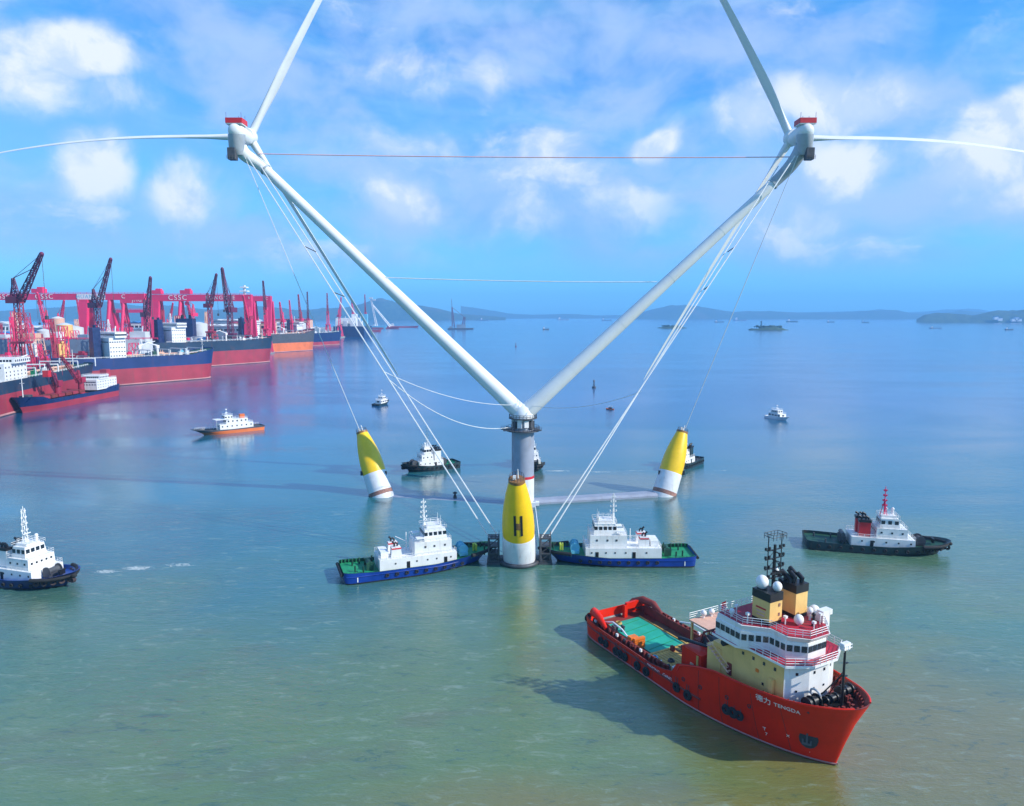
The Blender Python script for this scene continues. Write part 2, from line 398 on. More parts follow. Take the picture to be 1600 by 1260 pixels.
# ------------------------------------------------------------------ water
def water():
    m = bpy.data.materials.new('estuary water'); m.use_nodes = True; t = NT(m.node_tree)
    pos = t.n('ShaderNodeNewGeometry').outputs['Position']
    sep = t.n('ShaderNodeSeparateXYZ'); t.set(sep.inputs[0], pos); X, Y = sep.outputs[0], sep.outputs[1]
    big = t.noise(t.vm('MULTIPLY', pos, (1, 1.6, 0)), .008, 5, .55, .6).outputs['Fac']
    med = t.noise(t.vm('MULTIPLY', pos, (1, 1.8, 0)), .035, 5, .6, .8).outputs['Fac']
    y2 = t.math('ADD', Y, t.math('MULTIPLY', t.math('SUBTRACT', big, .5), 150))
    y2 = t.math('ADD', y2, t.math('MULTIPLY', t.math('SUBTRACT', med, .5), 40))
    y3 = t.math('SUBTRACT', y2, t.math('MULTIPLY', X, .22))    # the silt reaches farther out on the right
    silt = t.mr(y3, 95, 235, 1, 0)
    c = t.mix(silt, (.020, .155, .200, 1), (.140, .215, .080, 1))
    c = t.mix(t.mr(y2, 230, 560), c, (.008, .085, .25, 1))
    c = t.mix(t.math('MULTIPLY', t.mr(med, .50, .68), silt), c, (.135, .175, .085, 1))
    c = t.mix(t.math('MULTIPLY', t.mr(big, .52, .38), t.math('MULTIPLY', silt, .6)), c, (.040, .18, .14, 1))
    # stirred-up mud round the rear floats
    def spot(cx, cy, rx, ry, a=1.0, b=.2):
        v = t.vm('SUBTRACT', pos, (cx, cy, 0)); v = t.vm('MULTIPLY', v, (1 / rx, 1 / ry, 0)); w = t.vm('LENGTH', v)
        w = t.math('ADD', w, t.math('MULTIPLY', t.math('SUBTRACT', med, .5), 1.0))
        return t.mr(w, a, b)
    mud = spot(35, 270, 105, 34)
    mud = t.math('MAXIMUM', mud, t.math('MULTIPLY', spot(95, 215, 45, 30), .6))
    khaki = t.math('MAXIMUM', spot(70, 98, 48, 44, 1.3, .1), spot(20, 84, 60, 12, 1.2, .1)); c = t.mix(t.math('MULTIPLY', khaki, .75), c, (.235, .185, .055, 1))
    khaki = t.math('MAXIMUM', spot(-120, 152, 20, 14, 1.2, .1), spot(88, 176, 34, 8, 1.2, .1)); c = t.mix(t.math('MULTIPLY', khaki, .35), c, (.15, .15, .05, 1))
    c = t.mix(t.math('MULTIPLY', mud, .75), c, (.19, .21, .175, 1))
    # foam
    fn = t.noise(t.vm('MULTIPLY', pos, (.7, 2.0, 0)), .75, 7, .8, 1.2).outputs['Fac']
    foam = None
    for (cx, cy, rx, ry, s) in ((-105, 175.5, 8, 3.6, 1.1), (-99, 178, 10, 4, 1.1), (-88, 180.5, 12, 3.4, .9), (53, 182, 8, 1.8, .8), (20, 294, 14, 2.6, 1), (35, 292, 18, 3, .95), (52, 295, 20, 2.6, .8), (-62, 288, 12, 1.6, .7), (30, 280, 26, 3, .55), (-20, 276, 22, 2.4, .5), (68, 272, 18, 2.4, .55), (84, 288, 16, 2, .6), (2, 176, 12, 1.6, .5), (-58, 262, 14, 1.8, .5),
                                (-12, 180, 5, 1.2, .5), (89, 295, 8, 2, .8), (-34, 285, 8, 2, .8), (-15, 284, 11, 1.2, .7), (-63, 185, 16, 3, .6), (-75, 190, 14, 2, .5), (-40, 170, 8, 2, .6), (-32, 252, 14, 1.0, .6), (0, 150, 30, 8, .12), (20, 300, 70, 5, .35), (-141, 402, 4, 1.2, .8)):
        f = t.math('MULTIPLY', spot(cx, cy, rx, ry, 1.1, .0), s)
        foam = f if foam is None else t.math('MAXIMUM', foam, f)
    fm = t.mr(t.math('ADD', t.math('MULTIPLY', foam, .42), fn), .80, .95)
    c = t.mix(fm, c, (.62, .66, .66, 1))
    # light and dark of the ripples, painted into the base colour
    s1 = t.noise(t.vm('MULTIPLY', pos, (.42, 1.2, 1)), .55, 6, .72, .9).outputs['Fac']
    s2 = t.noise(t.vm('MULTIPLY', pos, (.5, 1.5, 1)), .16, 4, .6, .8).outputs['Fac']
    sv = t.math('ADD', t.math('MULTIPLY', s1, .65), t.math('MULTIPLY', s2, .35))
    near = t.mr(Y, 330, 120, .25, 1.0)
    c = t.mix(t.math('MULTIPLY', t.mr(sv, .46, .36), t.math('MULTIPLY', near, .50)), c, (.020, .085, .080, 1))
    c = t.mix(t.math('MULTIPLY', t.mr(sv, .53, .66), t.math('MULTIPLY', near, .55)), c, (.29, .37, .28, 1))
    # calm and ruffled streaks
    calm = t.noise(t.vm('MULTIPLY', pos, (.35, 1.0, 0)), .010, 5, .6, 1.2).outputs['Fac']
    amp = t.mr(calm, .36, .64, .45, 1.15)
    w1 = t.noise(t.vm('MULTIPLY', pos, (.50, 1.6, 1)), .20, 5, .62, .5).outputs['Fac']
    w2 = t.noise(t.vm('MULTIPLY', pos, (.55, 1.5, 1)), .66, 5, .65, .3).outputs['Fac']
    w3 = t.noise(t.vm('MULTIPLY', pos, (.6, 1.5, 1)), 2.4, 3, .6).outputs['Fac']
    hgt = t.math('ADD', t.math('MULTIPLY', w1, .9), t.math('ADD', t.math('MULTIPLY', w2, .75), t.math('MULTIPLY', w3, .25)))
    bp = t.n('ShaderNodeBump'); t.set(bp.inputs['Height'], hgt); bp.inputs['Distance'].default_value = 1.0
    t.set(bp.inputs['Strength'], t.math('MULTIPLY', amp, t.mr(Y, 90, 260, .30, .14)))
    c = t.mix(1.0, c, (.86, .86, .80, 1), 'MULTIPLY')
    b = t.n('ShaderNodeBsdfPrincipled'); t.set(b.inputs['Base Color'], c); t.set(b.inputs['Normal'], bp.outputs[0])
    b.inputs['IOR'].default_value = 1.95
    t.set(b.inputs['Roughness'], t.math('ADD', t.mr(Y, 150, 900, .02, .12), t.math('MULTIPLY', fm, .6)))
    o = t.n('ShaderNodeOutputMaterial'); t.t.links.new(b.outputs[0], o.inputs[0])
    s = 60000
    MB().add([(-s, -s, 0), (s, -s, 0), (s, s, 0), (-s, s, 0)], [(0, 1, 2, 3)]).build('water', m, kind='structure')
water()

# ------------------------------------------------------------------ hills and land
def hills(px0, px1, depth, prof, name='hills', seed=0, thick=900, base=0, rough=.16):
    """prof: table of (px, py) of the skyline; a ridge of real width stands at the given distance"""
    n = int((px1 - px0) / 3.0) + 1; b = MB(); K = 12; vs = []
    for i in range(n + 1):
        px = px0 + (px1 - px0) * i / n; top = at_depth(px, interp(prof, px), depth); hz = max(2, top.z)
        for j in range(K + 1):
            v = j / K; yy = depth + (v - .5) * thick; e = math.sin(math.pi * v) ** .8
            nz = mn.fractal(Vector((top.x * .0022, yy * .0022, seed)), .9, 2.1, 6)
            z = hz * e * (1 + rough * nz * (1.4 if j != K // 2 else .5)) if 0 < j < K else -3
            vs.append((top.x * (1 + (v - .5) * thick / depth), yy, z))
    fs = [(i * (K + 1) + j, (i + 1) * (K + 1) + j, (i + 1) * (K + 1) + j + 1, i * (K + 1) + j + 1) for i in range(n) for j in range(K)]
    return b.add(vs, fs, True).build(name, M['hill'], kind='structure')
hills(440, 790, 9300, [(440, 486), (500, 483), (540, 480), (565, 474), (585, 470), (600, 468), (625, 474), (660, 477), (690, 483), (715, 490), (760, 493), (790, 496)], seed=1)
hills(720, 1010, 13500, [(720, 481), (755, 483), (790, 490), (830, 492), (880, 491), (940, 493), (1010, 492)], seed=2, thick=1200)
hills(990, 1600, 11500, [(990, 491), (1020, 484), (1050, 478), (1075, 477), (1100, 480), (1125, 485), (1150, 488), (1200, 486), (1260, 490), (1290, 489), (1340, 487), (1360, 486), (1400, 485), (1425, 490), (1470, 491), (1500, 485), (1530, 487), (1600, 494)], seed=3, thick=1500)
hills(1200, 1760, 15000, [(1200, 489), (1330, 487), (1380, 484), (1420, 489), (1490, 483), (1530, 484), (1560, 489), (1640, 486), (1760, 492)], seed=4, thick=1200)
hills(1432, 1800, 6200, [(1432, 499), (1445, 492), (1480, 489), (1520, 493), (1550, 489), (1575, 488), (1610, 485), (1680, 480), (1800, 490)], seed=5, thick=500, rough=.25)
hills(-400, 470, 9000, [(-400, 475), (-200, 478), (0, 486), (100, 480), (180, 474), (260, 479), (340, 484), (400, 478), (470, 486)], seed=6)

# land of the yard
b = MB(); b.prism([(-405, 560), (-392, 900), (-420, 1300), (-450, 1700), (-520, 2350), (-900, 3600), (-4000, 3600), (-4000, 300), (-470, 420)], -3, 3.2)
b.build('quay', M['concrete'], kind='structure')

# ------------------------------------------------------------------ twin-rotor floating platform
def platform():
    root = thing('floating_wind_turbine', 'giant white twin rotor floating wind turbine on V shaped towers with three yellow floats', 'wind turbine', (3.8, 242, 0))
    O = Vector((3.8, 242, 0))
    def q(v): return Vector(v) - O
    # column
    c = MB(); c.path([(0, 0, -4), (0, 0, 26.6)], 3.9, 36); c.build('column', M['colcoat'], root)
    r_ = MB(); r_.path([(0, 0, 9.3), (0, 0, 10.2)], 3.98, 36); r_.build('red_band', M['brightred'], root)
    r_ = MB(); r_.path([(0, 0, -1), (0, 0, 9.28)], 3.95, 36); r_.build('column_base', M['floatwhite'], root)
    for z, rr, h in ((26.0, 5.9, .35), (30.3, 4.9, .3)):
        g = MB(); g.path([(0, 0, z), (0, 0, z + h)], rr, 32, smooth=True); g.build('gallery', M['metal'], root)
        g = MB(); n = 24
        g.rail([(rr * .97 * math.cos(2 * math.pi * i / n), rr * .97 * math.sin(2 * math.pi * i / n), z + h) for i in range(n)], 1.2, .07, 2, 2, True)
        g.build('railing', M['metal'], root)
    g = MB(); g.path([(0, 0, 26.6), (0, 0, 30.2)], 3.1, 28); g.build('turret_core', M['greycoat'], root)
    for i in range(10):
        a = 2 * math.pi * i / 10
        piece('turret_panel', (3.6 * math.cos(a), 3.6 * math.sin(a), 28.4 + (.3 if i % 3 else -.2)), (.8, 1.5, 2.4 + .6 * (i % 2)), M['white'] if i % 3 else M['metal'], root, a)
    for sx, sy, l in ((-5.2, -3.2, 3.2), (5.0, -2.8, 2.6), (-6.5, 0, 2.2)):
        g = MB(); g.box((sx, sy, 26.5), (l, 1.8, .25)); g.rail([(sx - l / 2, sy - .9, 26.6), (sx + l / 2, sy - .9, 26.6)], 1.1, .06, 1, 2); g.build('landing', M['metal'], root)
    g = MB(); g.path([(0, 0, 30.6), (0, 0, 31.8), (0, 0, 34.2), (0, 0, 35.4)], [3.9, 3.9, 3.2, 1.2], 32); g.build('head_casting', M['turbine'], root)
    # two leaning towers
    tops = (Vector((-82.0, 242, 113.9)), Vector((86.9, 242, 109.2)))
    hubs = (Vector((-88.6, 247, 125.4)), Vector((94.3, 247, 125.0)))
    for k in (0, 1):
        sg = -1 if k == 0 else 1
        a = Vector((3.8 + sg * .6, 242, 32.0)); bb = tops[k]
        t1 = MB(); N = 14; t1.path([a.lerp(bb, i / N) - O for i in range(N + 1)], [interp([(0, 2.85), (.2, 2.45), (.56, 1.9), (1, 1.65)], i / N) for i in range(N + 1)], 28, sx=1.0)
        t1.build('tower', M['turbine'], root)
        for i in range(1, 5):
            u_ = i / 5; rr_ = interp([(0, 2.85), (.2, 2.45), (.56, 1.9), (1, 1.65)], u_) + .035; pp = a.lerp(bb, u_) - O; dd = (bb - a).normalized() * .07
            f = MB(); f.path([pp - dd, pp + dd], rr_, 28); f.build('weld_ring', M['turbine'], root)
        hub = hubs[k]; nb = Vector((hub.x + sg * .6, 238, 121.5))
        d = (bb - a).normalized(); p1 = bb + d * 5
        pts = []
        P0, P1, P2, P3 = bb, bb + d * 6, nb - Vector((sg * 1.2, 0, 5)), nb
        for i in range(11):
            u = i / 10; pts.append(P0 * (1 - u) ** 3 + P1 * 3 * u * (1 - u) ** 2 + P2 * 3 * u * u * (1 - u) + P3 * u ** 3)
        t2 = MB(); t2.path([p - O for p in pts], [1.7 + .7 * (i / 10) ** .8 for i in range(11)], 28); t2.build('tower_head', M['greycoat'] if k else M['turbine'], root)
        f = MB(); f.path([bb - d * .3 - O, bb + d * .3 - O], 1.95, 28); f.build('flange', M['greycoat'], root)
        # nacelle: rounded drum, axis away from the camera
        nz = 124.2; na = Vector((hub.x, 244.2, nz)); tilt = Vector((0, -1, .03))
        pr = [(0, 2.2), (.6, 2.4), (4, 2.6), (8, 2.6), (9.8, 2.4), (11.0, 1.8), (11.5, .8)]
        g = MB(); g.path([na + tilt * x - O for x, _ in pr], [r for _, r in pr], 32); nac = g.build('nacelle', M['turbine'], root)
        g = MB(); yz = nb + Vector((0, 0, 0)); g.path([Vector((hub.x + sg * .4, 236.5, 117.5)) - O, Vector((hub.x + sg * .4, 236, 119.5)) - O, Vector((hub.x, 235.5, 123.5)) - O], [1.5, 2.4, 2.7], 24); g.build('yaw_housing', M['greycoat'], root)
        g = MB(); g.box(q((hub.x + sg * 1.2, 234.4, 117.2)), (2.4, 2.6, 3.6)); g.rail([q((hub.x + sg * 2.6, 232.8, 115.4)), q((hub.x - sg * .4, 232.8, 115.4))], 1.2, .06, 1); g.build('winch_platform', M['metal'], root)
        # helipad basket in red
        g = MB(); cx, cy, cz = hub.x, 235.8, 126.5
        g.box(q((cx, cy, cz)), (5.2, 4.8, .3)); hp = g.build('hoist_deck', M['white'], root)
        for (x0, y0, dx, dy) in ((0, -2.4, 5.2, .18), (0, 2.4, 5.2, .18), (-2.6, 0, .18, 4.7), (2.6, 0, .18, 4.7)):
            piece('guard_panel', q((cx + x0, cy + y0, cz + .9)), (dx, dy, 1.6), M['brightred'], root)
        for ax_, ay_ in ((-2.4, -2.2), (0, 2.2), (2.4, -2.2), (2.0, 2.2)):
            g = MB(); g.tube(q((cx + ax_, cy + ay_, cz + 1.5)), q((cx + ax_, cy + ay_, cz + 3.4)), .07, n=4); g.build('antenna', M['metal'], root)
        # hub
        g = MB(); g.path([q((hub.x, 244.2, hub.z)), q((hub.x, 245, hub.z)), q((hub.x, 247.6, hub.z)), q((hub.x, 249.4, hub.z)), q((hub.x, 250, hub.z))], [2.3, 2.7, 2.6, 1.6, .3], 24); g.build('hub', M['turbine'], root)
        for ang in ((61.5, 180.8, 300.8) if k == 0 else (118.6, -.8, 240.0)):
            g = MB(); ca, sa = math.cos(R(ang)), math.sin(R(ang)); rad = Vector((ca, 0, sa)); tan = Vector((-sa, 0, ca)); rows = []; NS = 34; NP = 18
            for i in range(NS + 1):
                u = i / NS; r0 = 1.4 + 92.0 * u
                root_f = max(0, 1 - u / .16) ** 1.2
                ch = interp([(0, 2.7), (.06, 2.7), (.13, 3.3), (.2, 3.6), (.35, 3.0), (.6, 2.15), (.85, 1.5), (.97, 1.0), (1, .15)], u)
                th = ch * interp([(0, 1), (.05, .92), (.13, .5), (.25, .30), (.6, .26), (1, .24)], u)
                tw = R(interp([(0, 68), (.2, 63), (.5, 58), (1, 50)], u)) * (-1 if k == 0 else 1)
                c0 = q(hub) + rad * r0 + Vector((0, 1.6 * u + 5.0 * u ** 2.2, 0)) + Vector((0, 0, -abs(ca) * 3.0 * u ** 2.4 + abs(ca) * 1.2 * math.sin(math.pi * u)))
                e1 = tan * math.cos(tw) + Vector((0, 1, 0)) * math.sin(tw); e2 = -tan * math.sin(tw) + Vector((0, 1, 0)) * math.cos(tw)
                row = []
                for j in range(NP):
                    a_ = 2 * math.pi * j / NP; cx_ = math.cos(a_); sy_ = math.sin(a_)
                    sh = root_f + (1 - root_f) * (.55 + .45 * cx_) ** .5 if cx_ > -.999 else root_f
                    row.append(c0 + e1 * (cx_ * ch / 2 - (1 - root_f) * ch * .12) + e2 * (sy_ * th / 2 * sh))
                rows.append(row)
            vs = [p for r_ in rows for p in r_]
            g.add(vs, [(i * NP + j, i * NP + (j + 1) % NP, (i + 1) * NP + (j + 1) % NP, (i + 1) * NP + j) for i in range(NS) for j in range(NP)], True)
            g.add(rows[-1], [tuple(range(NP))]); g.build('blade', M['turbine'], root)
    # floats, leaning outwards
    fl = [(Vector((2.0, 182.6, 0)), Vector((1.2, 175.0, 24.6)), 'front'), (Vector((-48.2, 253.5, 0)), Vector((-56.2, 260, 22.6)), 'l'), (Vector((56.3, 254.5, 0)), Vector((64.0, 261, 22.6)), 'r')]
    prof = [(-.15, 4.45), (0, 4.4), (.15, 4.35), (.33, 4.3), (.45, 4.25), (.58, 4.05), (.70, 3.65), (.82, 3.05), (.91, 2.5), (.97, 2.1)]
    for a, bb, nm in fl:
        a = q(a); bb = q(bb); d = bb - a
        k0 = .345
        lo = [(u, r) for u, r in prof if u < k0] + [(k0, 4.2)]; hi = [(k0, 4.2)] + [(u, r) for u, r in prof if u > k0]
        g = MB(); g.path([a + d * u for u, _ in lo], [r for _, r in lo], 36); f = g.build('float', M['floatwhite'], root)
        g = MB(); g.path([a + d * u for u, _ in hi], [r for _, r in hi], 36); g.build('float_cap', M['yellow'], root)
        g = MB(); g.path([a + d * .97, a + d * 1.0], 2.15, 28); g.build('top_plate', M['copper'], root)
        g = MB(); dn = d.normalized(); n = 14
        e1 = dn.orthogonal().normalized(); e2 = dn.cross(e1)
        for i in range(n):
            p = a + d + e1 * 1.9 * math.cos(2 * math.pi * i / n) + e2 * 1.9 * math.sin(2 * math.pi * i / n); g.tube(p, p + dn * 1.1, .06, n=4)
            p2 = a + d + e1 * 1.9 * math.cos(2 * math.pi * (i + 1) / n) + e2 * 1.9 * math.sin(2 * math.pi * (i + 1) / n); g.tube(p + dn * 1.1, p2 + dn * 1.1, .05, n=4)
        g.build('top_railing', M['metal'], root)
        g = MB(); sgn = 1 if nm == 'l' else -1
        g.tube(a + d + e1 * .5, a + d * 1.10 + e1 * .5, .22, .12, 6); g.box(a + d * 1.03 - e1 * .8, (.8, .7, 1.0)); g.build('beacon', M['white'], root)
        # a scoured, rusty band at the waterline
        g = MB(); cc = a + d * .09; g.path([a - d * .05, a + d * .06], 4.40, 36); g.build('waterline_band', M['rustpatch'] if nm != 'front' else M['metal'], root)
        if nm != 'front':
            for s_ in (-1, 1): piece('fairlead', a + d * .36 + Vector((s_ * 4.3, -1.2, -.2)), (1.0, .9, 1.6), M['black'], root)
    a, bb = q(fl[0][0]), q(fl[0][1]); d = (bb - a)
    # ring fender and side frames of the front float
    g = MB(); g.torus(a + Vector((0, 0, .5)), (0, 0, 1), 5.0, .55, 32, 8); g.build('ring_fender', M['metal'], root)
    for s_ in (-1, 1):
        g = MB(); x = 2.0 - O.x + s_ * 6.9; y = 182.5 - O.y
        for ix in (-1.3, 1.3):
            for iy in (-1.6, 1.6): g.tube((x + ix, y + iy, -1), (x + ix, y + iy, 7.2), .26, n=6)
        for z in (.9, 2.9, 4.9, 7.0):
            g.box((x, y, z), (3.1, 3.7, .3))
        for z in (1, 3, 5): g.tube((x - 1.3, y - 1.6, z), (x + 1.3, y - 1.6, z + 2), .13, n=4)
        g.box((x, y + .3, 1.7), (2.2, 2.2, 1.5)); g.box((x - s_ * 2, y, 1.2), (3, 2.4, .8)); g.box((x, y, -.2), (3.6, 4.2, 1.6))
        g.rail([(x - 1.4, y - 1.7, 7.1), (x + 1.4, y - 1.7, 7.1), (x + 1.4, y + 1.7, 7.1)], 1.1, .07, 1)
        g.build('mooring_frame', M['metal'], root)
    # letter painted on the front float
    u = .55; p = a + d * u; dn = d.normalized(); out = Vector((0, -1, 0)) - dn * dn.dot(Vector((0, -1, 0))); out.normalize()
    for dx in (-.85, .85):
        g = MB(); 
        for (v0, v1, ux) in ((-2.9, 2.9, dx),):
            def rr(vv): return interp(prof, u + vv / d.length) + .06
            pts = []
            vs = []
            for i in range(9):
                vv = v0 + (v1 - v0) * i / 8
                for w_ in (-.3, .3):
                    xx = ux + w_; r0 = rr(vv); vs.append(p + dn * vv + Vector((1, 0, 0)) * xx + out * math.sqrt(r0 * r0 - xx * xx))
            g.add(vs, [(2 * i, 2 * i + 1, 2 * i + 3, 2 * i + 2) for i in range(8)])
        g.build('letter_stroke', M['black'], root)
    g = MB(); vs = []
    for i in range(7):
        xx = -.56 + 1.12 * i / 6
        for vv in (-1.1, .8):
            r0 = interp(prof, u + vv / d.length) + .05; vs.append(p + dn * vv + Vector((1, 0, 0)) * xx + out * math.sqrt(r0 * r0 - xx * xx))
    g.add(vs, [(2 * i, 2 * i + 1, 2 * i + 3, 2 * i + 2) for i in range(6)]); g.build('letter_stroke', M['copper'], root)
    # pontoons
    for a0, b0, nm in ((Vector((3.8, 238, 0)), Vector((3.0, 187, 0)), 0), (Vector((0, 243, 0)), Vector((-44, 252.6, 0)), 1), (Vector((7, 242.5, 0)), Vector((52.5, 253, 0)), 2)):
        a1, b1 = q(a0), q(b0); d1 = (b1 - a1); sd_ = Vector((-d1.y, d1.x, 0)).normalized()
        g = MB(); prof2 = [(-3.0, -3.5), (-3.0, .1), (-1.9, .75), (1.9, .75), (3.0, .1), (3.0, -3.5)]
        zo = (-.15, -.72, .55)[nm]
        if nm == 0: prof2 = [(x * .95, z) for x, z in prof2]
        vs = [a1 + sd_ * x + Vector((0, 0, z + zo)) for x, z in prof2] + [b1 + sd_ * x + Vector((0, 0, z + zo)) for x, z in prof2]
        g.add(vs, [(i, i + 1, i + 7, i + 6) for i in range(5)] + [tuple(range(6))[::-1], tuple(range(6, 12))])
        g.build('pontoon', M['colcoat'], root)
    g = MB(); g.box((3.5, -7, 1.4), (1.6, 1.2, 1.6)); g.box((5, -4.5, 1.2), (1.2, 2, 1.2)); g.tube((4.2, -3, .7), (4.2, -50, .7), .15, n=5); g.build('pipe_run', M['white'], root)
    # stays and lines
    def cab(p0, p1, r=.11, sag=0.0, mat=None, nm='stay_cable'):
        p0, p1 = q(p0), q(p1); N = 1 if sag == 0 else 18
        g = MB(); g.path([p0.lerp(p1, i / N) - Vector((0, 0, 4 * sag * (i / N) * (1 - i / N))) for i in range(N + 1)], r, 5, caps=False); return g.build(nm, mat or M['cable'], root)
    for s_, hx in ((-1, -85.5), (1, 91.6)):
        fx = 2 + s_ * 6.9
        cab((hx, 236, 116.5 if s_ < 0 else 117), (fx - 1.1, 181.5, 7.0), .19)
        cab((hx + (2.8 if s_ < 0 else -4), 239.5, 114.5), (fx + 1.1, 183, 7.0), .19)
    cab((-86.6, 236, 117), (-57.2, 260, 23.6), .13); cab((92.5, 236, 117), (65.0, 261, 23.6), .13)
    cab((-83.5, 240, 118.5), (91.5, 240, 117.5), .17, .6, M['pinkcable'])
    cab((-44, 241, 78.5), (49.0, 241, 77.0), .15, .5)
    cab((-37.0, 202.8, 49.7), (0.5, 240, 35.2), .10, 2.6, nm='slack_line'); cab((-35.4, 201.7, 47.5), (-.5, 239, 27.6), .12, 5.0, nm='slack_line')
    cab((6.5, 240, 35), (37.0, 200, 44.2), .09, 2.4, nm='slack_line')
    for (s_, f_) in ((-1, .27), (-1, .4), (1, .38), (1, .27)):
        hx = -85.5 if s_ < 0 else 91.6
        pA = q(Vector((hx, 236, 116.5)).lerp(Vector((2 + s_ * 6.9 - 1.1, 181.5, 7)), f_)); pB = q(Vector((hx - s_ * 3, 239.5, 114.5)).lerp(Vector((2 + s_ * 6.9 + 1.1, 183, 7)), f_))
        g = MB(); g.tube(pA, pB, .16, n=5); g.build('cable_spreader', M['metal'], root)
    return root
platform()

# ------------------------------------------------------------------ red anchor handling supply vessel
def supply_vessel():
    h = Vector((.482, -.876, 0)); o = Vector((22.0, 143.4, 0)) + h * 28
    root = thing('supply_vessel', 'big orange red supply ship with long green and ochre aft deck, cream and white superstructure', 'ship', o, math.atan2(h.y, h.x))
    X = lambda s: s - 28
    zt = [(-30, 4.0), (X(2), 3.9), (X(5), 3.5), (X(22), 3.3), (X(26), 3.9), (X(28.2), 4.6), (X(29), 6.4), (X(33), 7.9), (X(37), 9.0), (X(42), 9.45), (X(50), 10.0), (X(57.6), 11.1)]
    hl = Hull(59.4, 16.6, zt, rake=4.2, srake=1.6, stern=.80, sround=.10, p_top=2.5, p_low=1.75, ub=(.52, .70))
    deckz = lambda x: interp([(-30, 1.9), (X(27.9), 1.9), (X(28.1), 2.2), (X(29.5), 6.3), (X(34), 7.3), (X(40), 8.2), (X(57.6), 9.0)], x)
    hull = hl.shell(root, [M['darkred'], M['shipred']], [.28], deckz=deckz, capmat=M['darkred'], deckmat=M['darkred'], n=60)
    for sg in (-1, 1):
        g = MB(); g.path([(X(s), sg * (hl.side(X(s), .3) + .02), .3) for s in [i * 1.2 - .3 for i in range(46)]], .14, 5, caps=False); g.build('waterline_stripe', M['scum'], root)
    # rub rail, openings and tyre fenders along the side
    for sg in (-1, 1):
        g = MB(); pts = [(X(s), sg * (hl.side(X(s), 2.6) + .05), 2.6 if s < 27 else 2.6 + (s - 27) * .02) for s in [i * 1.5 - .5 for i in range(24)]]
        g.path(pts, .2, 5); g.build('rubbing_strake', M['darkred'], root)
        g = MB(); us_ = [X(s * .7 + 28.4) for s in range(42)]
        g.path([(x, sg * (hl.side(x, hl.top(x)) - .05), hl.top(x) + .1) for x in us_], .16, 5); g.build('cap_rail', M['shipred'], root)
    for s, z, r in ((6.5, 1.5, .75), (8.2, 1.5, .8), (11.5, 1.4, .85), (12.9, 1.4, .85), (14.3, 1.4, .8), (18.0, 1.4, .85), (20.5, 1.4, .85), (28.6, 2.3, .85), (31.3, 2.2, .9), (39.3, 3.6, .85), (40.5, 3.6, .9), (41.6, 3.6, .8)):
        for sg in (-1, 1):
            if sg > 0 and s > 30: continue
            g = MB(); y = sg * (hl.side(X(s), z) + .22); g.torus((0, 0, 0), (0, 1, 0), r * .66, r * .38, 14, 6); tyre = g.build('tyre_fender', M['rubber'], root)
            tyre.location = (X(s), y, z)
            for dx in (-.4, .4): piece('fender_chain', (X(s) + dx * .6, y, z + r + .5), (.07, .07, 1.0), M['metal'], root)
    # anchor in its recess, draught marks and name
    for sg in (-1, 1):
        xa = X(51.3); ya = sg * (hl.side(xa, 4.2)); n = (hl.side(xa - .5, 4.2) - hl.side(xa + .5, 4.2)); ang = -sg * math.atan(n)
        g = MB(); g.path([(0, -.25, 0), (0, .25, 0)], 1.35, 14, sx=1.0); pk = g.build('anchor_pocket', M['black'], root); pk.location = (xa, ya - sg * .05, 4.0); pk.rotation_euler = (sg * R(10), 0, ang)
        g = MB(); g.box((0, -sg * -.1, .3), (.32, .3, 2.1)); g.box((0, 0, -.75), (1.7, .34, .4)); g.box((-.75, 0, -.35), (.3, .3, .9)); g.box((.75, 0, -.35), (.3, .3, .9)); g.torus((0, 0, 1.5), (0, 1, 0), .22, .07)
        an = g.build('anchor', M['metal'], root); an.scale = (.75, .8, .75); an.location = (xa, ya + sg * .33, 3.9); an.rotation_euler = (sg * R(10), 0, ang)
    def hull_text(txt, s, z, size, mat, **kw):
        x = X(s); y = hl.side(x, z); dx = (hl.side(x - 1, z) - hl.side(x + 1, z)) / 2; dzv = hl.side(x, z + .5) - hl.side(x, z - .5)
        t_ = lettering(txt, root, (x, -y - .06, z), (0, 0, 0), size, mat, **kw)
        T = Vector((1, dx, 0)).normalized(); U = Vector((0, -dzv, 1)); U = (U - T * U.dot(T)).normalized(); N = T.cross(U)
        t_.rotation_euler = Matrix((T, U, N)).transposed().to_euler(); t_.location = Vector((x, -y, z)) + N * .05
    hull_text('\u5fb7\u529b', 46.1, 8.55, 1.25, M['white']); hull_text('TENGDA', 49.5, 8.6, .95, M['white'])
    hull_text('DEHONG', 22.3, 2.75, .8, M['white']); hull_text('GANG', 26.0, 2.9, .8, M['white'])
    hull_text('T', 45.3, 3.0, .9, M['white']); hull_text('7', 45.4, 2.1, .8, M['white']); hull_text('X', 48.6, 3.3, .7, M['white'])
    hull_text('.', 51.0, 1.6, .7, M['white'])
    # aft working deck
    z0 = 1.95
    g = MB(); g.box((X(9.5), .3, z0 + .05), (14.2, 8.2, .1)); g.build('deck_mat', M['tealtarp'], root)
    for k in range(5): piece('tarp_fold', (X(4 + k * 2.7), .3 + ((k * 7) % 3 - 1) * .3, z0 + .13), (.14, 7.4, .05), M['green'], root, .12)
    for k in range(16): piece('plank', (X(22.4), -6.0 + k * .72, z0 + .1), (11.4, .62, .16), M['woodyel'] if (k * 5) % 7 not in (1, 4) or k < 10 else M['brown'], root)
    piece('deck_border', (X(16.9), -.2, z0 + .22), (.5, 11.2, .12), M['woodyel'], root)
    piece('deck_border', (X(9.6), 4.6, z0 + .2), (14.4, .25, .14), M['woodyel'], root)
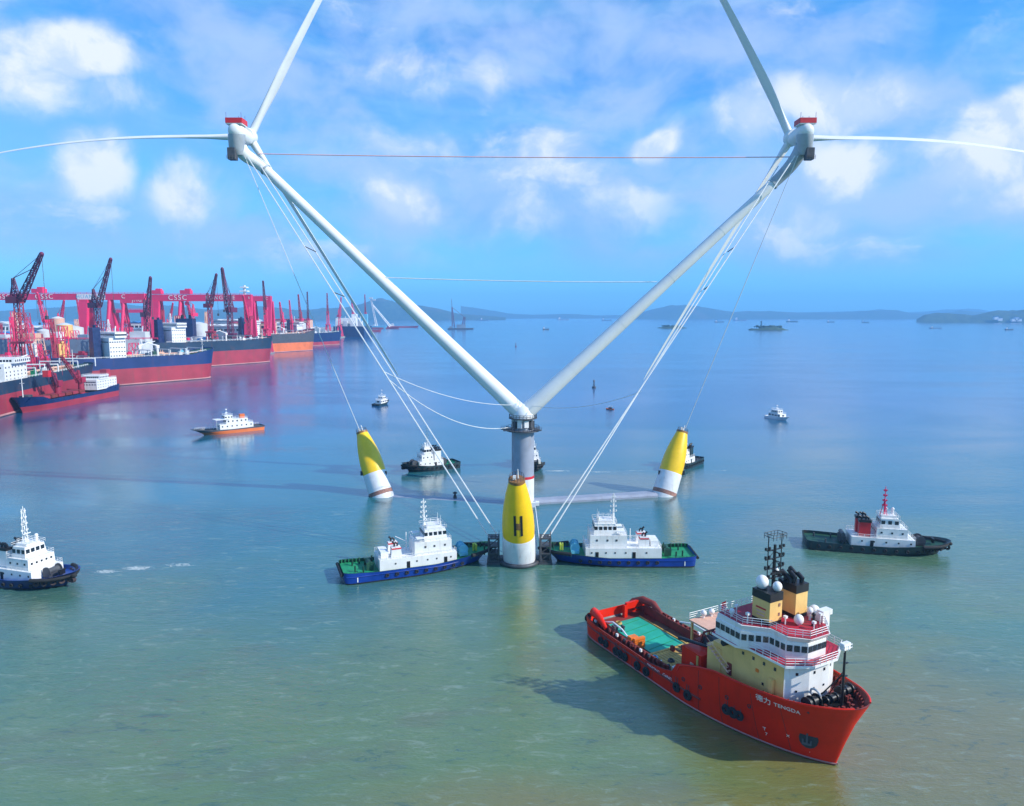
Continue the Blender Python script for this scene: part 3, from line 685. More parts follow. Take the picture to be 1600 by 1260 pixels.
    for k in range(4): piece('plank', (X(8 + k * 4.2), 5.7, z0 + .08), (4.0, 1.5, .14), M['brown'], root)
    # cargo rails: inner walls with stanchions
    for sg in (-1, 1):
        y = sg * 6.7
        g = MB(); g.box((X(13), y, z0 + 1.7), (23, .25, .35)); g.box((X(13), y, z0 + .9), (23, .12, 1.5)); g.build('cargo_rail', M['darkred'], root)
        for k in range(17): piece('stanchion', (X(2.2 + k * 1.35), y + sg * .35, z0 + .95), (.25, .6, 2.0), M['darkred'], root)
        g = MB(); g.tube((X(1.5), y - sg * .3, z0 + 2.3), (X(9), y - sg * .3, z0 + 2.0), .13, n=5); g.build('pipe', M['darkred'], root)
        for k in range(9): piece('deck_fitting', (X(3 + k * 2.4), y + sg * .55, z0 + 1.9), (.5, .35, .5), (M['white'], M['metal'], M['darkred'])[k % 3], root)
    # horn shaped stern corners and orange posts
    for sg in (-1, 1):
        g = MB(); g.path([(X(-.8), sg * 3.6, 3.1), (X(-.4), sg * 5.2, 4.3), (X(1.2), sg * 6.5, 5.0), (X(4), sg * 7.0, 4.9), (X(6.5), sg * 7.2, 3.6)], [.55, .75, .8, .75, .4], 8); g.build('stern_horn', M['shipred'] if sg < 0 else M['darkred'], root)
        g = MB(); g.path([(X(4.6), sg * 6.0, 4.0), (X(7), sg * 5.9, 4.9), (X(10), sg * 5.9, 4.6), (X(12.5), sg * 6.0, 3.6)] if sg < 0 else [(X(12.5), 6.7, 4.4), (X(16), 6.9, 5.3), (X(19.5), 6.9, 5.2), (X(22.5), 6.9, 4.2)], .17, 6); g.build('guard_pipe', M['white'], root)
    g = MB(); g.box2(X(.5), X(1.1), 2.2, 7.0, 3.6, 5.0); g.box2(X(.4), X(1.2), 1.6, 2.4, 1.9, 4.6); g.build('stern_gate', M['shipred'], root)
    g = MB(); g.box2(X(13.4), X(14.0), -5.9, -3.4, 1.9, 4.2); g.box2(X(12.2), X(13.4), -6.3, -4.6, 3.7, 4.3); g.build('pop_up_post', M['orangepart'], root)
    g = MB(); g.path([(X(-1.0), -3.5, 1.6), (X(-1.0), 3.5, 1.6)], .9, 16); g.build('stern_roller', M['metal'], root)
    for sg in (-1, 1):
        g = MB(); g.torus((X(-.6), sg * 6.6, 3.0), (1, 0, 0), .55, .3, 12, 6); g.build('tyre_fender', M['rubber'], root)
    for (s, y, zz, r) in ((5.0, -3.6, 0, .5), (5.6, -4.6, 0, .45), (6.4, -2.9, 0, .4)):
        g = MB(); g.path([(X(s), y, z0), (X(s), y, z0 + 1.1)], r, 10); g.box((X(s), y, z0 + 1.2), (1.0, .4, .3)); g.build('bollard', M['metal'], root)
    # starboard deck clutter by the step: hoses, drums
    for k, (s, y, d, m) in enumerate(((24.5, -4.9, (1.3, 1.0, 1.2), 'white'), (26.0, -4.6, (1.1, 1.5, 1.6), 'cyan'), (27.0, -5.6, (1.0, 1.0, 1.3), 'white'), (25.6, -6.0, (.9, .7, 1.5), 'darkred'), (23.2, -5.7, (.8, .8, 1.1), 'metal'), (21.3, -5.8, (.8, .6, 1.0), 'white'), (26.6, -2.6, (1.2, 2.4, 1.6), 'metal'))):
        g = MB(); g.box((X(s), y, z0 + d[2] / 2), d); g.tube((X(s), y - d[1] * .4, z0 + d[2] + .1), (X(s), y + d[1] * .4, z0 + d[2] + .1), .22, n=8); g.box((X(s), y, z0 + .06), (d[0] + .3, d[1] + .3, .12)); g.build('deck_locker', M[m], root)
    for k, (s_, y_, r_) in enumerate(((3.2, -1.5, .6), (19.6, 4.8, .7), (20.8, -2.8, .55), (18.4, -4.6, .5))):
        g = MB(); g.torus((X(s_), y_, z0 + .25), (0, 0, 1), r_, .14, 14, 5); g.torus((X(s_), y_, z0 + .45), (0, 0, 1), r_ * .85, .13, 14, 5); g.build('rope_coil', M[('woodyel', 'white', 'metal', 'cyan')[k]], root)
    for k, (s_, y_, w_, m_) in enumerate(((19.0, 2.4, 1.6, 'metal'), (21.6, 3.6, 1.3, 'shipred'), (23.6, 1.2, 1.8, 'yellowgreen'), (24.6, 3.4, 1.2, 'metal'), (22.6, -1.0, .9, 'black'), (17.8, .2, .8, 'darkred'))):
        g = MB(); g.box((X(s_), y_, z0 + .55), (w_, w_ * .7, 1.0)); g.box((X(s_), y_, z0 + 1.1), (w_ * .9, w_ * .6, .12)); g.build('deck_crate', M[m_], root)
    for sg in (-1, 1):
        for s_ in (5, 9.5, 16.2, 22.0, 27, 33.5, 38, 44, 48.5):
            g = MB(); zt_ = min(hl.top(X(s_)) - .4, 8.6)
            g.path([(X(s_), sg * (hl.side(X(s_), z_) + .012), z_) for z_ in [.4 + (zt_ - .4) * i / 6 for i in range(7)]], .05, 4, caps=False); g.build('plate_seam', M['darkred'], root)
    for s_, z_ in ((30.0, 4.4), (34.0, 4.9), (39.5, 5.8), (43.5, 6.2)):
        g = MB(); g.torus((0, 0, 0), (0, 1, 0), .3, .09, 12, 5); sc_ = g.build('porthole', M['black'], root); sc_.location = (X(s_), -(hl.side(X(s_), z_) + .03), z_)
    # winch house and red fore-end of the working deck
    g = MB(); g.prism([(X(28.0), -7.0), (X(28.0), -3.6), (X(32.6), -3.6), (X(32.6), -7.0)], 1.95, 9.3); rb = g.build('winch_house', M['shipred'], root)
    piece('door', (X(27.95), -5.2, 3.2), (.12, .9, 2.0), M['darkred'], rb); piece('vent', (X(30.6), -7.05, 6.6), (.8, .14, 1.4), M['salmon'], rb); piece('vent', (X(31.9), -7.1, 8.0), (.4, .14, 2.2), M['woodyel'], rb)
    g = MB(); g.box2(X(28.2), X(36), -3.5, 6.6, 1.95, 8.6); g.box2(X(27.2), X(29), -3.4, 3.0, 6.8, 9.4); g.prism([(X(27), 5.4), (X(27), 7.4), (X(34), 7.4), (X(34), 5.4)], 1.95, lambda x: 8.6 if x > X(30) else 5.8)
    g.build('towing_winch_housing', M['darkred'], root)
    g = MB(); g.path([(X(30.4), -2.6, 9.3), (X(30.4), 2.8, 9.3)], 1.3, 16); g.path([(X(30.4), -2.9, 9.3), (X(30.4), -2.7, 9.3)], 1.8, 18); g.path([(X(30.4), 2.7, 9.3), (X(30.4), 2.9, 9.3)], 1.8, 18); g.build('winch_drum', M['metal'], root)
    g = MB()
    for y in (-3.2, -1, 1.2, 3.4): g.tube((X(28.4), y, 8.6), (X(29.2), y, 11.3), .18, n=5); g.tube((X(32), y, 8.6), (X(29.2), y, 11.3), .14, n=5)
    g.tube((X(29.2), -3.2, 11.3), (X(29.2), 3.4, 11.3), .18, n=5); g.build('gantry', M['darkred'], root)
    # crane jib lying across
    g = MB(); g.tube((X(26.4), -6.3, 9.9), (X(33.8), -4.2, 10.3), .32, .2, 6); g.tube((X(33.2), -4.4, 8.5), (X(33.2), -4.4, 10.6), .5, n=8); g.build('deck_crane', M['black'], root)
    # salmon boat deck to port
    g = MB(); g.box2(X(21.8), X(34), .4, 7.6, 9.7, 9.95); bd = g.build('boat_deck', M['salmon'], root)
    g = MB(); g.rail([(X(21.8), .4, 9.95), (X(21.8), 7.6, 9.95), (X(34), 7.6, 9.95)], 1.2, .06, 1.6, 3); g.build('railing', M['white'], root)
    for s in (22.2, 26.4):
        for y in (.8, 7.2): piece('pillar', (X(s), y, 5.8), (.35, .35, 7.7), M['cream'], root)
    for s, y in ((22.6, 3.2), (22.8, 5.0), (26.5, 7.0)):
        g = MB(); g.sphere((X(s), y, 10.9), .55); g.tube((X(s), y, 9.9), (X(s), y, 10.6), .2, n=6); g.build('life_raft_canister', M['white'], root)
    g = MB(); g.tube((X(24.8), 6.9, 9.95), (X(24.4), 6.9, 13.4), .05, n=4); fl = g.build('flagpole', M['white'], root)
    g = MB(); vs = []
    for i in range(7):
        for j in range(4): vs.append((X(24.5) - i * .2 - .02 * j, 6.9 + .18 * math.sin(i * 1.1), 13.3 - j * .52 - i * .16))
    g.add(vs, [(i * 4 + j, i * 4 + j + 1, i * 4 + j + 5, i * 4 + j + 4) for i in range(6) for j in range(3)]); g.build('flag', M['brightred'], fl)
    # superstructure
    A = [(X(36.2), -6.1), (X(48.2), -5.6), (X(49.9), -2.2), (X(49.9), 2.2), (X(48.2), 5.6), (X(36.2), 6.1)]
    g = MB(); g.prism(A, lambda x: deckz(x) - .3, 14.5); 
    for i in range(len(g.f)):                         # the forward bulkheads are white, the sides cream
        f = [Vector(g.v[j]) for j in g.f[i]]; c = sum(f, Vector()) / len(f)
        g.mi[i] = 1 if c.x > X(48.0) else 0
    sup = g.build('superstructure', [M['cream'], M['white']], root)
    def row(par, s0, y0, s1, y1, z, w, h_, n, mat=None): win_row(par, (X(s0), y0, 0), (X(s1), y1, 0), z, w, h_, n, mat)
    # (starboard wall line, slightly proud)
    row(sup, 39.6, -5.99, 47.6, -5.66, 13.2, .36, .5, 4); row(sup, 43.0, -5.84, 46.0, -5.72, 9.9, .34, .4, 1)
    row(sup, 39.6, 5.99, 47.6, 5.66, 13.2, .42, .62, 4); row(sup, 41.0, 5.93, 47.2, 5.68, 11.1, .38, .5, 4)
    row(sup, 48.3, -5.45, 49.85, -2.35, 13.1, .36, .42, 1); row(sup, 49.92, -2.2, 49.92, 2.2, 13.1, .36, .42, 2); row(sup, 49.85, 2.35, 48.3, 5.45, 13.1, .36, .42, 2)
    row(sup, 48.3, -5.45, 49.85, -2.35, 10.4, .3, .3, 1); row(sup, 49.92, -2.2, 49.92, 2.2, 10.6, .3, .3, 2)
    piece('door', (X(38.0), -6.08, 9.4), (.9, .12, 2.0), M['darkred'], sup); piece('life_buoy', (X(43.4), -5.9, 11.6), (.5, .14, .5), M['orangepart'], sup)
    piece('ladder_trunk', (X(46.3), -6.0, 10.0), (.8, .5, 3.2), M['cream'], sup)
    g = MB(); g.box2(X(33.2), X(36.2), -6.2, -4.4, 7.2, 11.8); g.box2(X(34.2), X(36.2), -5.9, 5.9, 7, 12.6); g.build('aft_deckhouse', M['cream'], root)
    g = MB(); g.tube((X(33.5), -6.7, 12.0), (X(38.6), -6.9, 9.2), .09, n=4); g.tube((X(33.5), -6.7, 13.0), (X(38.6), -6.9, 10.3), .06, n=4)
    for k in range(9): g.box((X(33.9 + k * .55), -6.6, 11.8 - k * .31), (.35, .8, .06))
    g.build('stairway', M['salmon'], root)
    g = MB(); g.path([(X(37.2), -5.9, 13.6), (X(37.2), -6.9, 13.6)], .5, 10); g.build('searchlight', M['black'], root)
    # white belt and bridge walkway
    Bk = [(X(35.4), -7.6), (X(40.5), -7.7), (X(42.2), -6.6), (X(48.9), -6.3), (X(51.0), -2.6), (X(51.0), 2.6), (X(48.9), 6.3), (X(42.2), 6.6), (X(40.5), 7.7), (X(35.4), 7.6)]
    g = MB(); g.prism(Bk, 14.5, 14.85); g.build('walkway_edge', M['white'], root)
    g = MB(); g.prism([(x * .985 + .1, y * .985) for x, y in Bk], 14.85, 14.9); g.build('walkway', M['roofred'], root)
    g = MB(); g.rail([(x, y, 14.9) for x, y in Bk[2:8]], 1.15, .055, 1.3, 3); g.build('railing', M['white'], root)
    # wheelhouse with raked windows
    C0 = [(X(36.0), -7.4), (X(41.3), -7.5), (X(44.2), -4.4), (X(47.2), -4.3), (X(49.3), -2.0), (X(49.3), 2.0), (X(47.2), 4.3), (X(44.2), 4.4), (X(41.3), 7.5), (X(36.0), 7.4)]
    g = MB(); g.prism(C0, 14.9, 17.5); wh = g.build('wheelhouse', M['white'], root)
    def seg(a, b, n, w): 
        A_, B_ = Vector(C0[a] + (0,)), Vector(C0[b] + (0,)); nrm = (B_ - A_).cross(Vector((0, 0, 1))).normalized() * .03
        win_row(wh, A_ + nrm, B_ + nrm, 16.55, w, .95, n)
    seg(0, 1, 5, .82); seg(1, 2, 4, .75); seg(2, 3, 3, .7); seg(3, 4, 3, .8); seg(4, 5, 4, .8); seg(5, 6, 3, .8); seg(6, 7, 3, .7); seg(7, 8, 4, .75); seg(8, 9, 5, .82); seg(9, 0, 9, .9)
    D0 = [(X(36.2), -7.2), (X(41.4), -7.4), (X(44.4), -4.4), (X(47.6), -4.4), (X(49.9), -2.1), (X(49.9), 2.1), (X(47.6), 4.4), (X(44.4), 4.4), (X(41.4), 7.4), (X(36.2), 7.2)]
    g = MB(); g.prism([(x * .995, y * .97) for x, y in C0], 17.5, 18.4, D0); g.build('roof_parapet', M['white'], root)
    g = MB(); g.prism([(x * .99 + .05, y * .96) for x, y in D0], 18.4, 18.5); g.build('bridge_roof', M['roofred'], root)
    g = MB(); g.rail([(x * .98 + .1, y * .95, 18.5) for x, y in D0], 1.1, .05, 1.2, 3, True); g.build('railing', M['white'], root)
    # funnels
    for sg, tall in ((-1, 0), (1, .3)):
        y = sg * 2.9; P = [(X(40.5), y - 1.35), (X(43.9), y - 1.35), (X(43.9), y + 1.35), (X(40.5), y + 1.35)]
        P2 = [(a - .12, c) for a, c in P]
        g = MB(); g.prism(P, 18.5, 19.1); g.build('funnel_base', M['black'], root)
        g = MB(); g.prism([(a, c) for a, c in P], 19.1, 22.3 + tall); fn_ = g.build('funnel', M['cream'], root)
        g = MB(); g.prism([(a + (.08 if a > X(42) else -.08), c + (.08 if c > y else -.08)) for a, c in P], 22.3 + tall, 23.6 + tall); g.build('funnel_cap', M['black'], root)
        if sg < 0:
            for k in range(3): piece('emblem', (X(42.2), y - 1.39, 20.9 - k * .55), (1.9 - .2 * k, .08, .22), M['brightred'] if k == 0 else M['salmon'], fn_)
            for kx, kz in ((43.95, 21.6), (43.95, 20.1)): piece('rust_stain', (X(kx), y + .7, kz), (.06, .35, .5), M['rustpatch'], fn_)
    g = MB()
    for k, (s, y, z, a) in enumerate(((41.2, 2.3, 24.2, .2), (42.0, 3.2, 24.8, .5), (42.8, 2.4, 24.4, .9), (43.3, 3.5, 24.2, .3), (41.4, 3.7, 24.1, .7), (42.4, 2.0, 23.9, .4))):
        g.path([(X(s), y, 23.4), (X(s), y, z + .4), (X(s) - .9, y, z + 1.0)], [.42, .42, .36], 8)
    g.build('exhaust_pipes', M['black'], root)
    g = MB(); g.path([(X(40.4), 2.2, 23.4), (X(40.1), 1.7, 24.8), (X(39.8), 1.5, 25.4)], .35, 8); g.build('vent_pipe', M['white'], root)
    def dome(s, y, z, r, hh=1.0, nm='satellite_dome'):
        g = MB(); g.tube((X(s), y, z), (X(s), y, z + hh), r * .35, n=8); g.sphere((X(s), y, z + hh + r * .7), r, 14, 10, 1.12); g.build(nm, M['white'], root)
    dome(41.2, -3.1, 23.6, 1.0, .2); dome(43.3, -2.1, 23.6, .72, .2); dome(45.6, .3, 18.5, .75, .3); dome(46.4, 5.0, 16, .8, 2.2); dome(38.4, -6.4, 18.4, .45, .6); dome(44.0, 5.9, 18.0, .9, .3); dome(45.3, 3.2, 18.5, .5, 1.2)
    g = MB(); g.box((X(46), 4.9, 18.2), (2.0, 1.6, 2.6)); g.box((X(46.4), 5.2, 19.9), (1.2, 2.2, .8)); g.build('port_locker', M['white'], root)
    for s, y, hh in ((38.0, -5.0, 1.3), (41.5, -6.3, 1.6), (44.5, -1.4, 1.2), (47.8, 1.0, 1.1), (47.0, 3.4, 1.6)): 
        g = MB(); g.tube((X(s), y, 18.5), (X(s), y, 18.5 + hh), .12, n=6); g.box((X(s), y, 18.5 + hh), (.5, .5, .35)); g.build('roof_lamp', M['white'], root)
    # person-high black gyro post on roof
    g = MB(); g.tube((X(47.0), 1.9, 18.5), (X(47.0), 1.9, 20.2), .3, .18, 8); g.sphere((X(47.0), 1.9, 20.4), .3); g.build('compass_post', M['black'], root)
    # lattice signal mast
    g = MB(); x = X(40.9); y = -.2; zb = 18.5
    g.tube((x, y, zb), (x, y, 30.0), .36, .22, 8)
    for sgx, sgy in ((0, -1.5), (0, 1.5)): g.tube((x + sgx, y + sgy, 22.6), (x + sgx, y + sgy, 31.6), .09, n=5)
    for z in (23.0, 24.6, 26.2, 27.8, 29.2):
        g.box((x, y, z), (.25, 4.2 if z < 28 else 3.4, .12)); g.box((x, y, z - .35), (2.2, .2, .1))
        for yy in (-2.0, -1.2, 1.2, 2.0):
            g.box((x, y + yy, z + .35), (.3, .3, .45))
    for z in (24.6, 26.2, 27.8): g.tube((x, y - 1.5, z), (x, y, z + 1.3), .06, n=4); g.tube((x, y + 1.5, z), (x, y, z + 1.3), .06, n=4)
    g.rail([(x - .9, y - 1.5, 31.0), (x + .9, y - 1.5, 31.0), (x + .9, y + 1.5, 31.0), (x - .9, y + 1.5, 31.0)], .9, .05, .8, 2, True)
    g.build('signal_mast', M['black'], root)
    g = MB(); g.box((x + .6, y, 25.6), (.3, 2.6, .35)); g.tube((x + .6, y, 25.2), (x + .6, y, 25.6), .2, n=6); g.build('radar_scanner', M['black'], root)
    # forecastle: foremast, winches, guard
    g = MB(); x = X(53.9); g.tube((x, 0, 8.8), (x, 0, 18.2), .24, .16, 8); g.tube((x - 3.4, 1.6, 9), (x, 0, 15), .1, n=4); g.tube((x - 3.4, -1.6, 9), (x, 0, 14.5), .1, n=4)
    for z in (12, 14, 16): g.box((x, .4, z), (.3, .8, .1))
    g.build('foremast', M['black'], root)
    g = MB(); g.box((x, 0, 18.7), (.7, 1.5, 1.0)); g.rail([(x - .5, -.9, 18.1), (x + .5, -.9, 18.1), (x + .5, .9, 18.1), (x - .5, .9, 18.1)], .9, .05, .9, 2, True); g.build('mast_lantern', M['white'], root)
    for (s, y, r) in ((51.6, -3.6, .95), (51.9, 3.3, .95), (52.4, -.6, .7)):
        g = MB(); g.path([(X(s), y - 1.1, 10.0), (X(s), y + 1.1, 10.0)], r * .7, 12); 
        for q_ in (-1.1, -.2, 1.1): g.path([(X(s), y + q_ - .08, 10.0), (X(s), y + q_ + .08, 10.0)], r, 14)
        g.box((X(s) + .2, y + 1.6, 9.6), (1.1, .7, 1.3)); g.box((X(s), y, 9.1), (1.6, 3.2, .3)); g.build('mooring_winch', M['black'], root)
    g = MB(); g.torus((X(51.2), -2.3, 10.6), (0, 1, .3), .85, .16, 16, 6); g.build('hose_reel', M['greycoat'], root)
    for (s, y) in ((53.0, 4.2), (54.2, 3.3), (55.3, 2.1), (54.6, -2.4), (53.0, -4.0), (52.3, 5.2)):
        y = math.copysign(max(.3, min(abs(y), hl.side(X(s) + 1.1, 8.2) - .9)), y)
        g = MB(); g.path([(X(s), y, 9.0), (X(s), y, 9.9)], .25, 8); g.path([(X(s) + .7, y, 9.0), (X(s) + .7, y, 9.9)], .25, 8); g.box((X(s) + .35, y, 9.05), (1.4, .6, .1)); g.build('bollard', M['darkred'], root)
    for k in range(16):                                # bulwark frames inside the bow
        s = 45.5 + k * .75; x = X(s)
        for sg in (-1, 1):
            yy = hl.side(x, hl.top(x) - 1.0) - .6
            if yy > .4: piece('bulwark_frame', (x, sg * yy, hl.top(x) - .55), (.1, .5, .85), M['darkred'], root)
supply_vessel()

# ------------------------------------------------------------------ tugs
def box_house(root, name, x0, x1, hw, z0, z1, mat, wins=None, taper=.0, doors=(), wz=None, ww=.55, wh=.5):
    g = MB(); g.prism([(x0, -hw), (x1, -hw), (x1, hw), (x0, hw)], z0, z1, [(x0 + taper, -hw + taper), (x1 - taper, -hw + taper), (x1 - taper, hw - taper), (x0 + taper, hw - taper)])
    o = g.build(name, mat, root); wz = wz or (z0 + z1) / 2 + .2
    k = (wz - z0) / (z1 - z0) * taper
    if wins:
        for sg in (-1, 1): win_row(o, (x0, sg * (hw - k + .01), 0), (x1, sg * (hw - k + .01), 0), wz, ww, wh, wins)
        n2 = max(1, int(hw * 2 / max(1.4, ww * 1.5)))
        for xx in (x0 + k - .01, x1 - k + .01): win_row(o, (xx, -hw * .9, 0), (xx, hw * .9, 0), wz, ww, wh, n2)
    for dx in doors:
        for sg in (-1, 1): piece('door', (dx, sg * (hw + .01), z0 + 1.05), (.85, .12, 1.9), M['black'], o)
    g = MB(); g.rail([(x0 + .1, -hw + .1, z1), (x1 - .1, -hw + .1, z1), (x1 - .1, hw - .1, z1), (x0 + .1, hw - .1, z1)], .95, .05, 1.6, 2, True); g.build('railing', M['white'], o)
    return o
def tyres(root, hl, xs, z, r=.6, mat=None, sides=(-1, 1)):
    for x in xs:
        for sg in sides:
            y = hl.side(x, z) + .2
            dx = (hl.side(x - .5, z) - hl.side(x + .5, z)); g = MB(); g.torus((0, 0, 0), (0, 1, 0), r * .68, r * .36, 12, 6)
            o = g.build('tyre_fender', mat or M['rubber'], root); o.location = (x, sg * y, z); o.rotation_euler = (0, 0, -sg * math.atan(dx))
def fender_roll(root, hl, x0, z, r=.45, mat=None):
    pts = []
    xs = [x0 + (hl.L / 2 - .05 - x0) * math.sin(math.pi / 2 * i / 12) for i in range(13)]
    P = [(x, -hl.side(x, z) - .15, z) for x in xs] + [(x, hl.side(x, z) + .15, z) for x in xs[::-1]][1:]
    g = MB(); g.path(P, r, 8); g.build('bow_fender', mat or M['rubber'], root)
def pole_mast(root, x, z0, z1, mat, arms=3, r=.2, w=1.3, tripod=False, twin=False):
    g = MB(); g.tube((x, 0, z0), (x, 0, z1), r, r * .45, 8)
    for k in range(arms):
        z = z0 + (z1 - z0) * (.35 + .5 * k / max(1, arms - 1)); ww = w * (1 - .12 * k)
        g.box((x, 0, z), (ww * .9, .12, .12)); g.box((x, 0, z), (.12, ww * 1.4, .12))
        for q_ in (-1, 1): g.box((x + q_ * ww * .42, 0, z + .25), (.28, .28, .4)); g.box((x, q_ * ww * .65, z + .2), (.2, .2, .35))
    if tripod:
        for sx, sy in ((-1.2, 0), (.6, -1), (.6, 1)): g.tube((x + sx, sy, z0), (x, 0, z0 + (z1 - z0) * .55), r * .5, n=5)
    if twin:
        for sy in (-.7, .7): g.tube((x, sy, z0), (x, sy * .6, z1 - .6), r * .55, n=5)
        n = 7
        for i in range(n): z = z0 + (z1 - z0) * (i + 1) / (n + 1.5); g.box((x, 0, z), (.1, 1.3, .1))
    g.build('mast', mat, root)
    g = MB(); g.box((x + .6, 0, z0 + (z1 - z0) * .28), (.25, 2.0, .2)); g.tube((x + .5, 0, z0 + (z1 - z0) * .2), (x + .6, 0, z0 + (z1 - z0) * .28), .12, n=5); g.build('radar_scanner', M['white'], root)

def escort_tug(label, loc, rz):
    """blue tug with green decks at both ends; bow towards +x"""
    root = thing('tugboat', label, 'tugboat', loc, rz, 'tugboats around the floating platform')
    L = 41.5; zt = [(-L / 2, 3.0), (-12, 2.5), (4, 2.5), (12, 3.2), (L / 2, 4.4)]
    hl = Hull(L, 11.4, zt, rake=5.0, srake=.6, stern=.85, sround=.08, p_top=2.8, p_low=1.7, ub=(.45, .66))
    hl.shell(root, [M['black'], M['blue']], [.35], bul=.8, deckmat=M['green'], capmat=M['greendark'])
    fender_roll(root, hl, 12.5, 3.4, .5); tyres(root, hl, [-10, -7.5, -5, -2.5, 0, 2.5, 5, 7.5, 10], 1.4, .5)
    g = MB(); g.path([(-L / 2 - .2, y, 2.3) for y in (-4.6, 4.6)], .4, 8); g.build('stern_fender', M['rubber'], root)
    for sg in (-1, 1):
        g = MB(); g.path([(x, sg * (hl.side(x, 1.9) + .06), 1.9 + (0 if x < 5 else (x - 5) * .08)) for x in range(-20, 18, 2)], .14, 5); g.build('rubbing_strake', M['blue'], root)
    for sg in (-1, 1): piece('draught_mark', (-17.3, sg * (hl.side(-17.3, 1.2) + .04), 1.2), (.25, .08, 1.3), M['white'], root)
    # curved green bulwark pieces on the fore and aft decks
    for xa, n in ((15.8, 7), (-17, 6)):
        for k in range(n):
            x = xa + (k - n / 2) * .95
            for sg in (-1, 1): piece('bulwark_frame', (x, sg * max(.4, hl.side(x, hl.top(x)) - .55), hl.top(x) - .35), (.14, .5, 1.0), M['green'], root)
    dh = box_house(root, 'deckhouse', -11.5, 8.6, 4.1, 1.7, 4.7, M['white'], 0, doors=(5.6, -4.2)); 
    for x in (7, 3.2, .8, -2, -7.5): 
        for sg in (-1, 1): piece('porthole', (x, sg * 4.12, 3.5), (.4, .1, .4), M['metal'], dh)
    t2 = box_house(root, 'accommodation', -2.4, 7.4, 3.5, 4.7, 8.0, M['white'], 0)
    for x in (5.6, 2.8, .4):
        for sg in (-1, 1): piece('window', (x, sg * 3.52, 6.7), (.5, .1, .5), M['metal'], t2)
    wh = box_house(root, 'wheelhouse', .2, 6.4, 2.9, 8.0, 10.9, M['white'], 5, taper=.35, wz=9.75, ww=.85, wh=.9)
    for sg in (-1, 1): piece('bridge_wing', (-.8, sg * 2.6, 9.0), (2.0, 1.8, .22), M['white'], root)
    box_house(root, 'monkey_island', 1.2, 5.2, 2.0, 10.9, 11.6, M['white'], 0)
    pole_mast(root, .9, 10.9, 18.6, M['white'], 4, .34, 1.9)
    for y in (-1.4, 1.4):
        g = MB(); g.tube((5, y, 11.6), (5, y, 14.0), .06, n=4); g.tube((5, y, 11.6), (5, y, 12.4), .3, n=8); g.build('fire_monitor', M['white'], root)
    for sg in (-1, 1):
        g = MB(); g.prism([(-8.4, sg * 2.2 - .9), (-5.6, sg * 2.2 - .9), (-5.6, sg * 2.2 + .9), (-8.4, sg * 2.2 + .9)], 4.7, 7.4, [(-8.2, sg * 2.2 - .8), (-5.9, sg * 2.2 - .8), (-5.9, sg * 2.2 + .8), (-8.2, sg * 2.2 + .8)]); fu = g.build('funnel', M['white'], root)
        piece('funnel_band', (-7.0, sg * 2.2, 7.0), (2.5, 1.85, .3), M['brightred'], fu)
        g = MB(); g.path([(-7.4, sg * 2.2, 7.4), (-7.4, sg * 2.2, 8.2), (-7.9, sg * 2.2, 8.7)], .26, 8); g.path([(-6.6, sg * 2.0, 7.4), (-6.6, sg * 2.0, 8.0), (-7.1, sg * 2.0, 8.4)], .22, 8); g.build('exhaust', M['black'], fu)
    g = MB(); g.box((-9.9, 0, 5.5), (2, 5, 1.5)); g.build('skylight_casing', M['white'], root)
    g = MB(); g.tube((-3.4, 2, 4.7), (-3.4, 2, 9.5), .12, n=5); g.tube((-3.4, 2, 7), (-6, 3.4, 8.2), .09, n=5); g.build('davit', M['white'], root)
    # winches
    g = MB(); g.path([(11.2, -1.8, 4.2), (11.2, 1.8, 4.2)], .8, 12)
    for y in (-1.8, 0, 1.8): g.path([(11.2, y - .1, 4.2), (11.2, y + .1, 4.2)], 1.25, 14)
    g.box((11.2, 0, 3.0), (2.2, 4.4, .9)); g.build('towing_winch', M['cyan'], root)
    g = MB(); g.box((15.0, 0, 3.9), (.5, 1.5, 1.7)); g.box((14.4, 0, 3.9), (.3, .8, 1.9)); g.tube((15, -1, 4.5), (15, 1, 4.5), .25, n=8); g.build('towing_bitts', M['yellowgreen'], root)
    g = MB(); g.path([(-13.6, -1.5, 3.3), (-13.6, 1.5, 3.3)], .7, 12); g.box((-13.6, -1.9, 2.9), (1.8, .5, 1.8)); g.box((-13.6, 1.9, 2.9), (1.8, .5, 1.8)); g.tube((-12.8, 0, 2), (-12.8, 0, 5.0), .2, n=6); g.build('aft_winch', M['greendark'], root)
    for x, y in ((-17.4, 2.5), (-17.4, -2.5), (-15.5, 3.4), (-15.5, -3.4), (17.0, 1.7), (17.0, -1.7)):
        g = MB(); g.tube((x, y, 2), (x, y, 3.6 if x < 0 else 4.6), .22, n=8); g.tube((x, y - .5, 3.2 if x < 0 else 4.3), (x, y + .5, 3.2 if x < 0 else 4.3), .12, n=6); g.build('bollard', M['greendark'], root)
    return root
escort_tug('blue and white tug with green decks left of the central yellow float', (-23.9, 178.2, 0), R(21))
escort_tug('blue and white tug with green decks right of the central yellow float', (28.1, 183.9, 0), R(180))

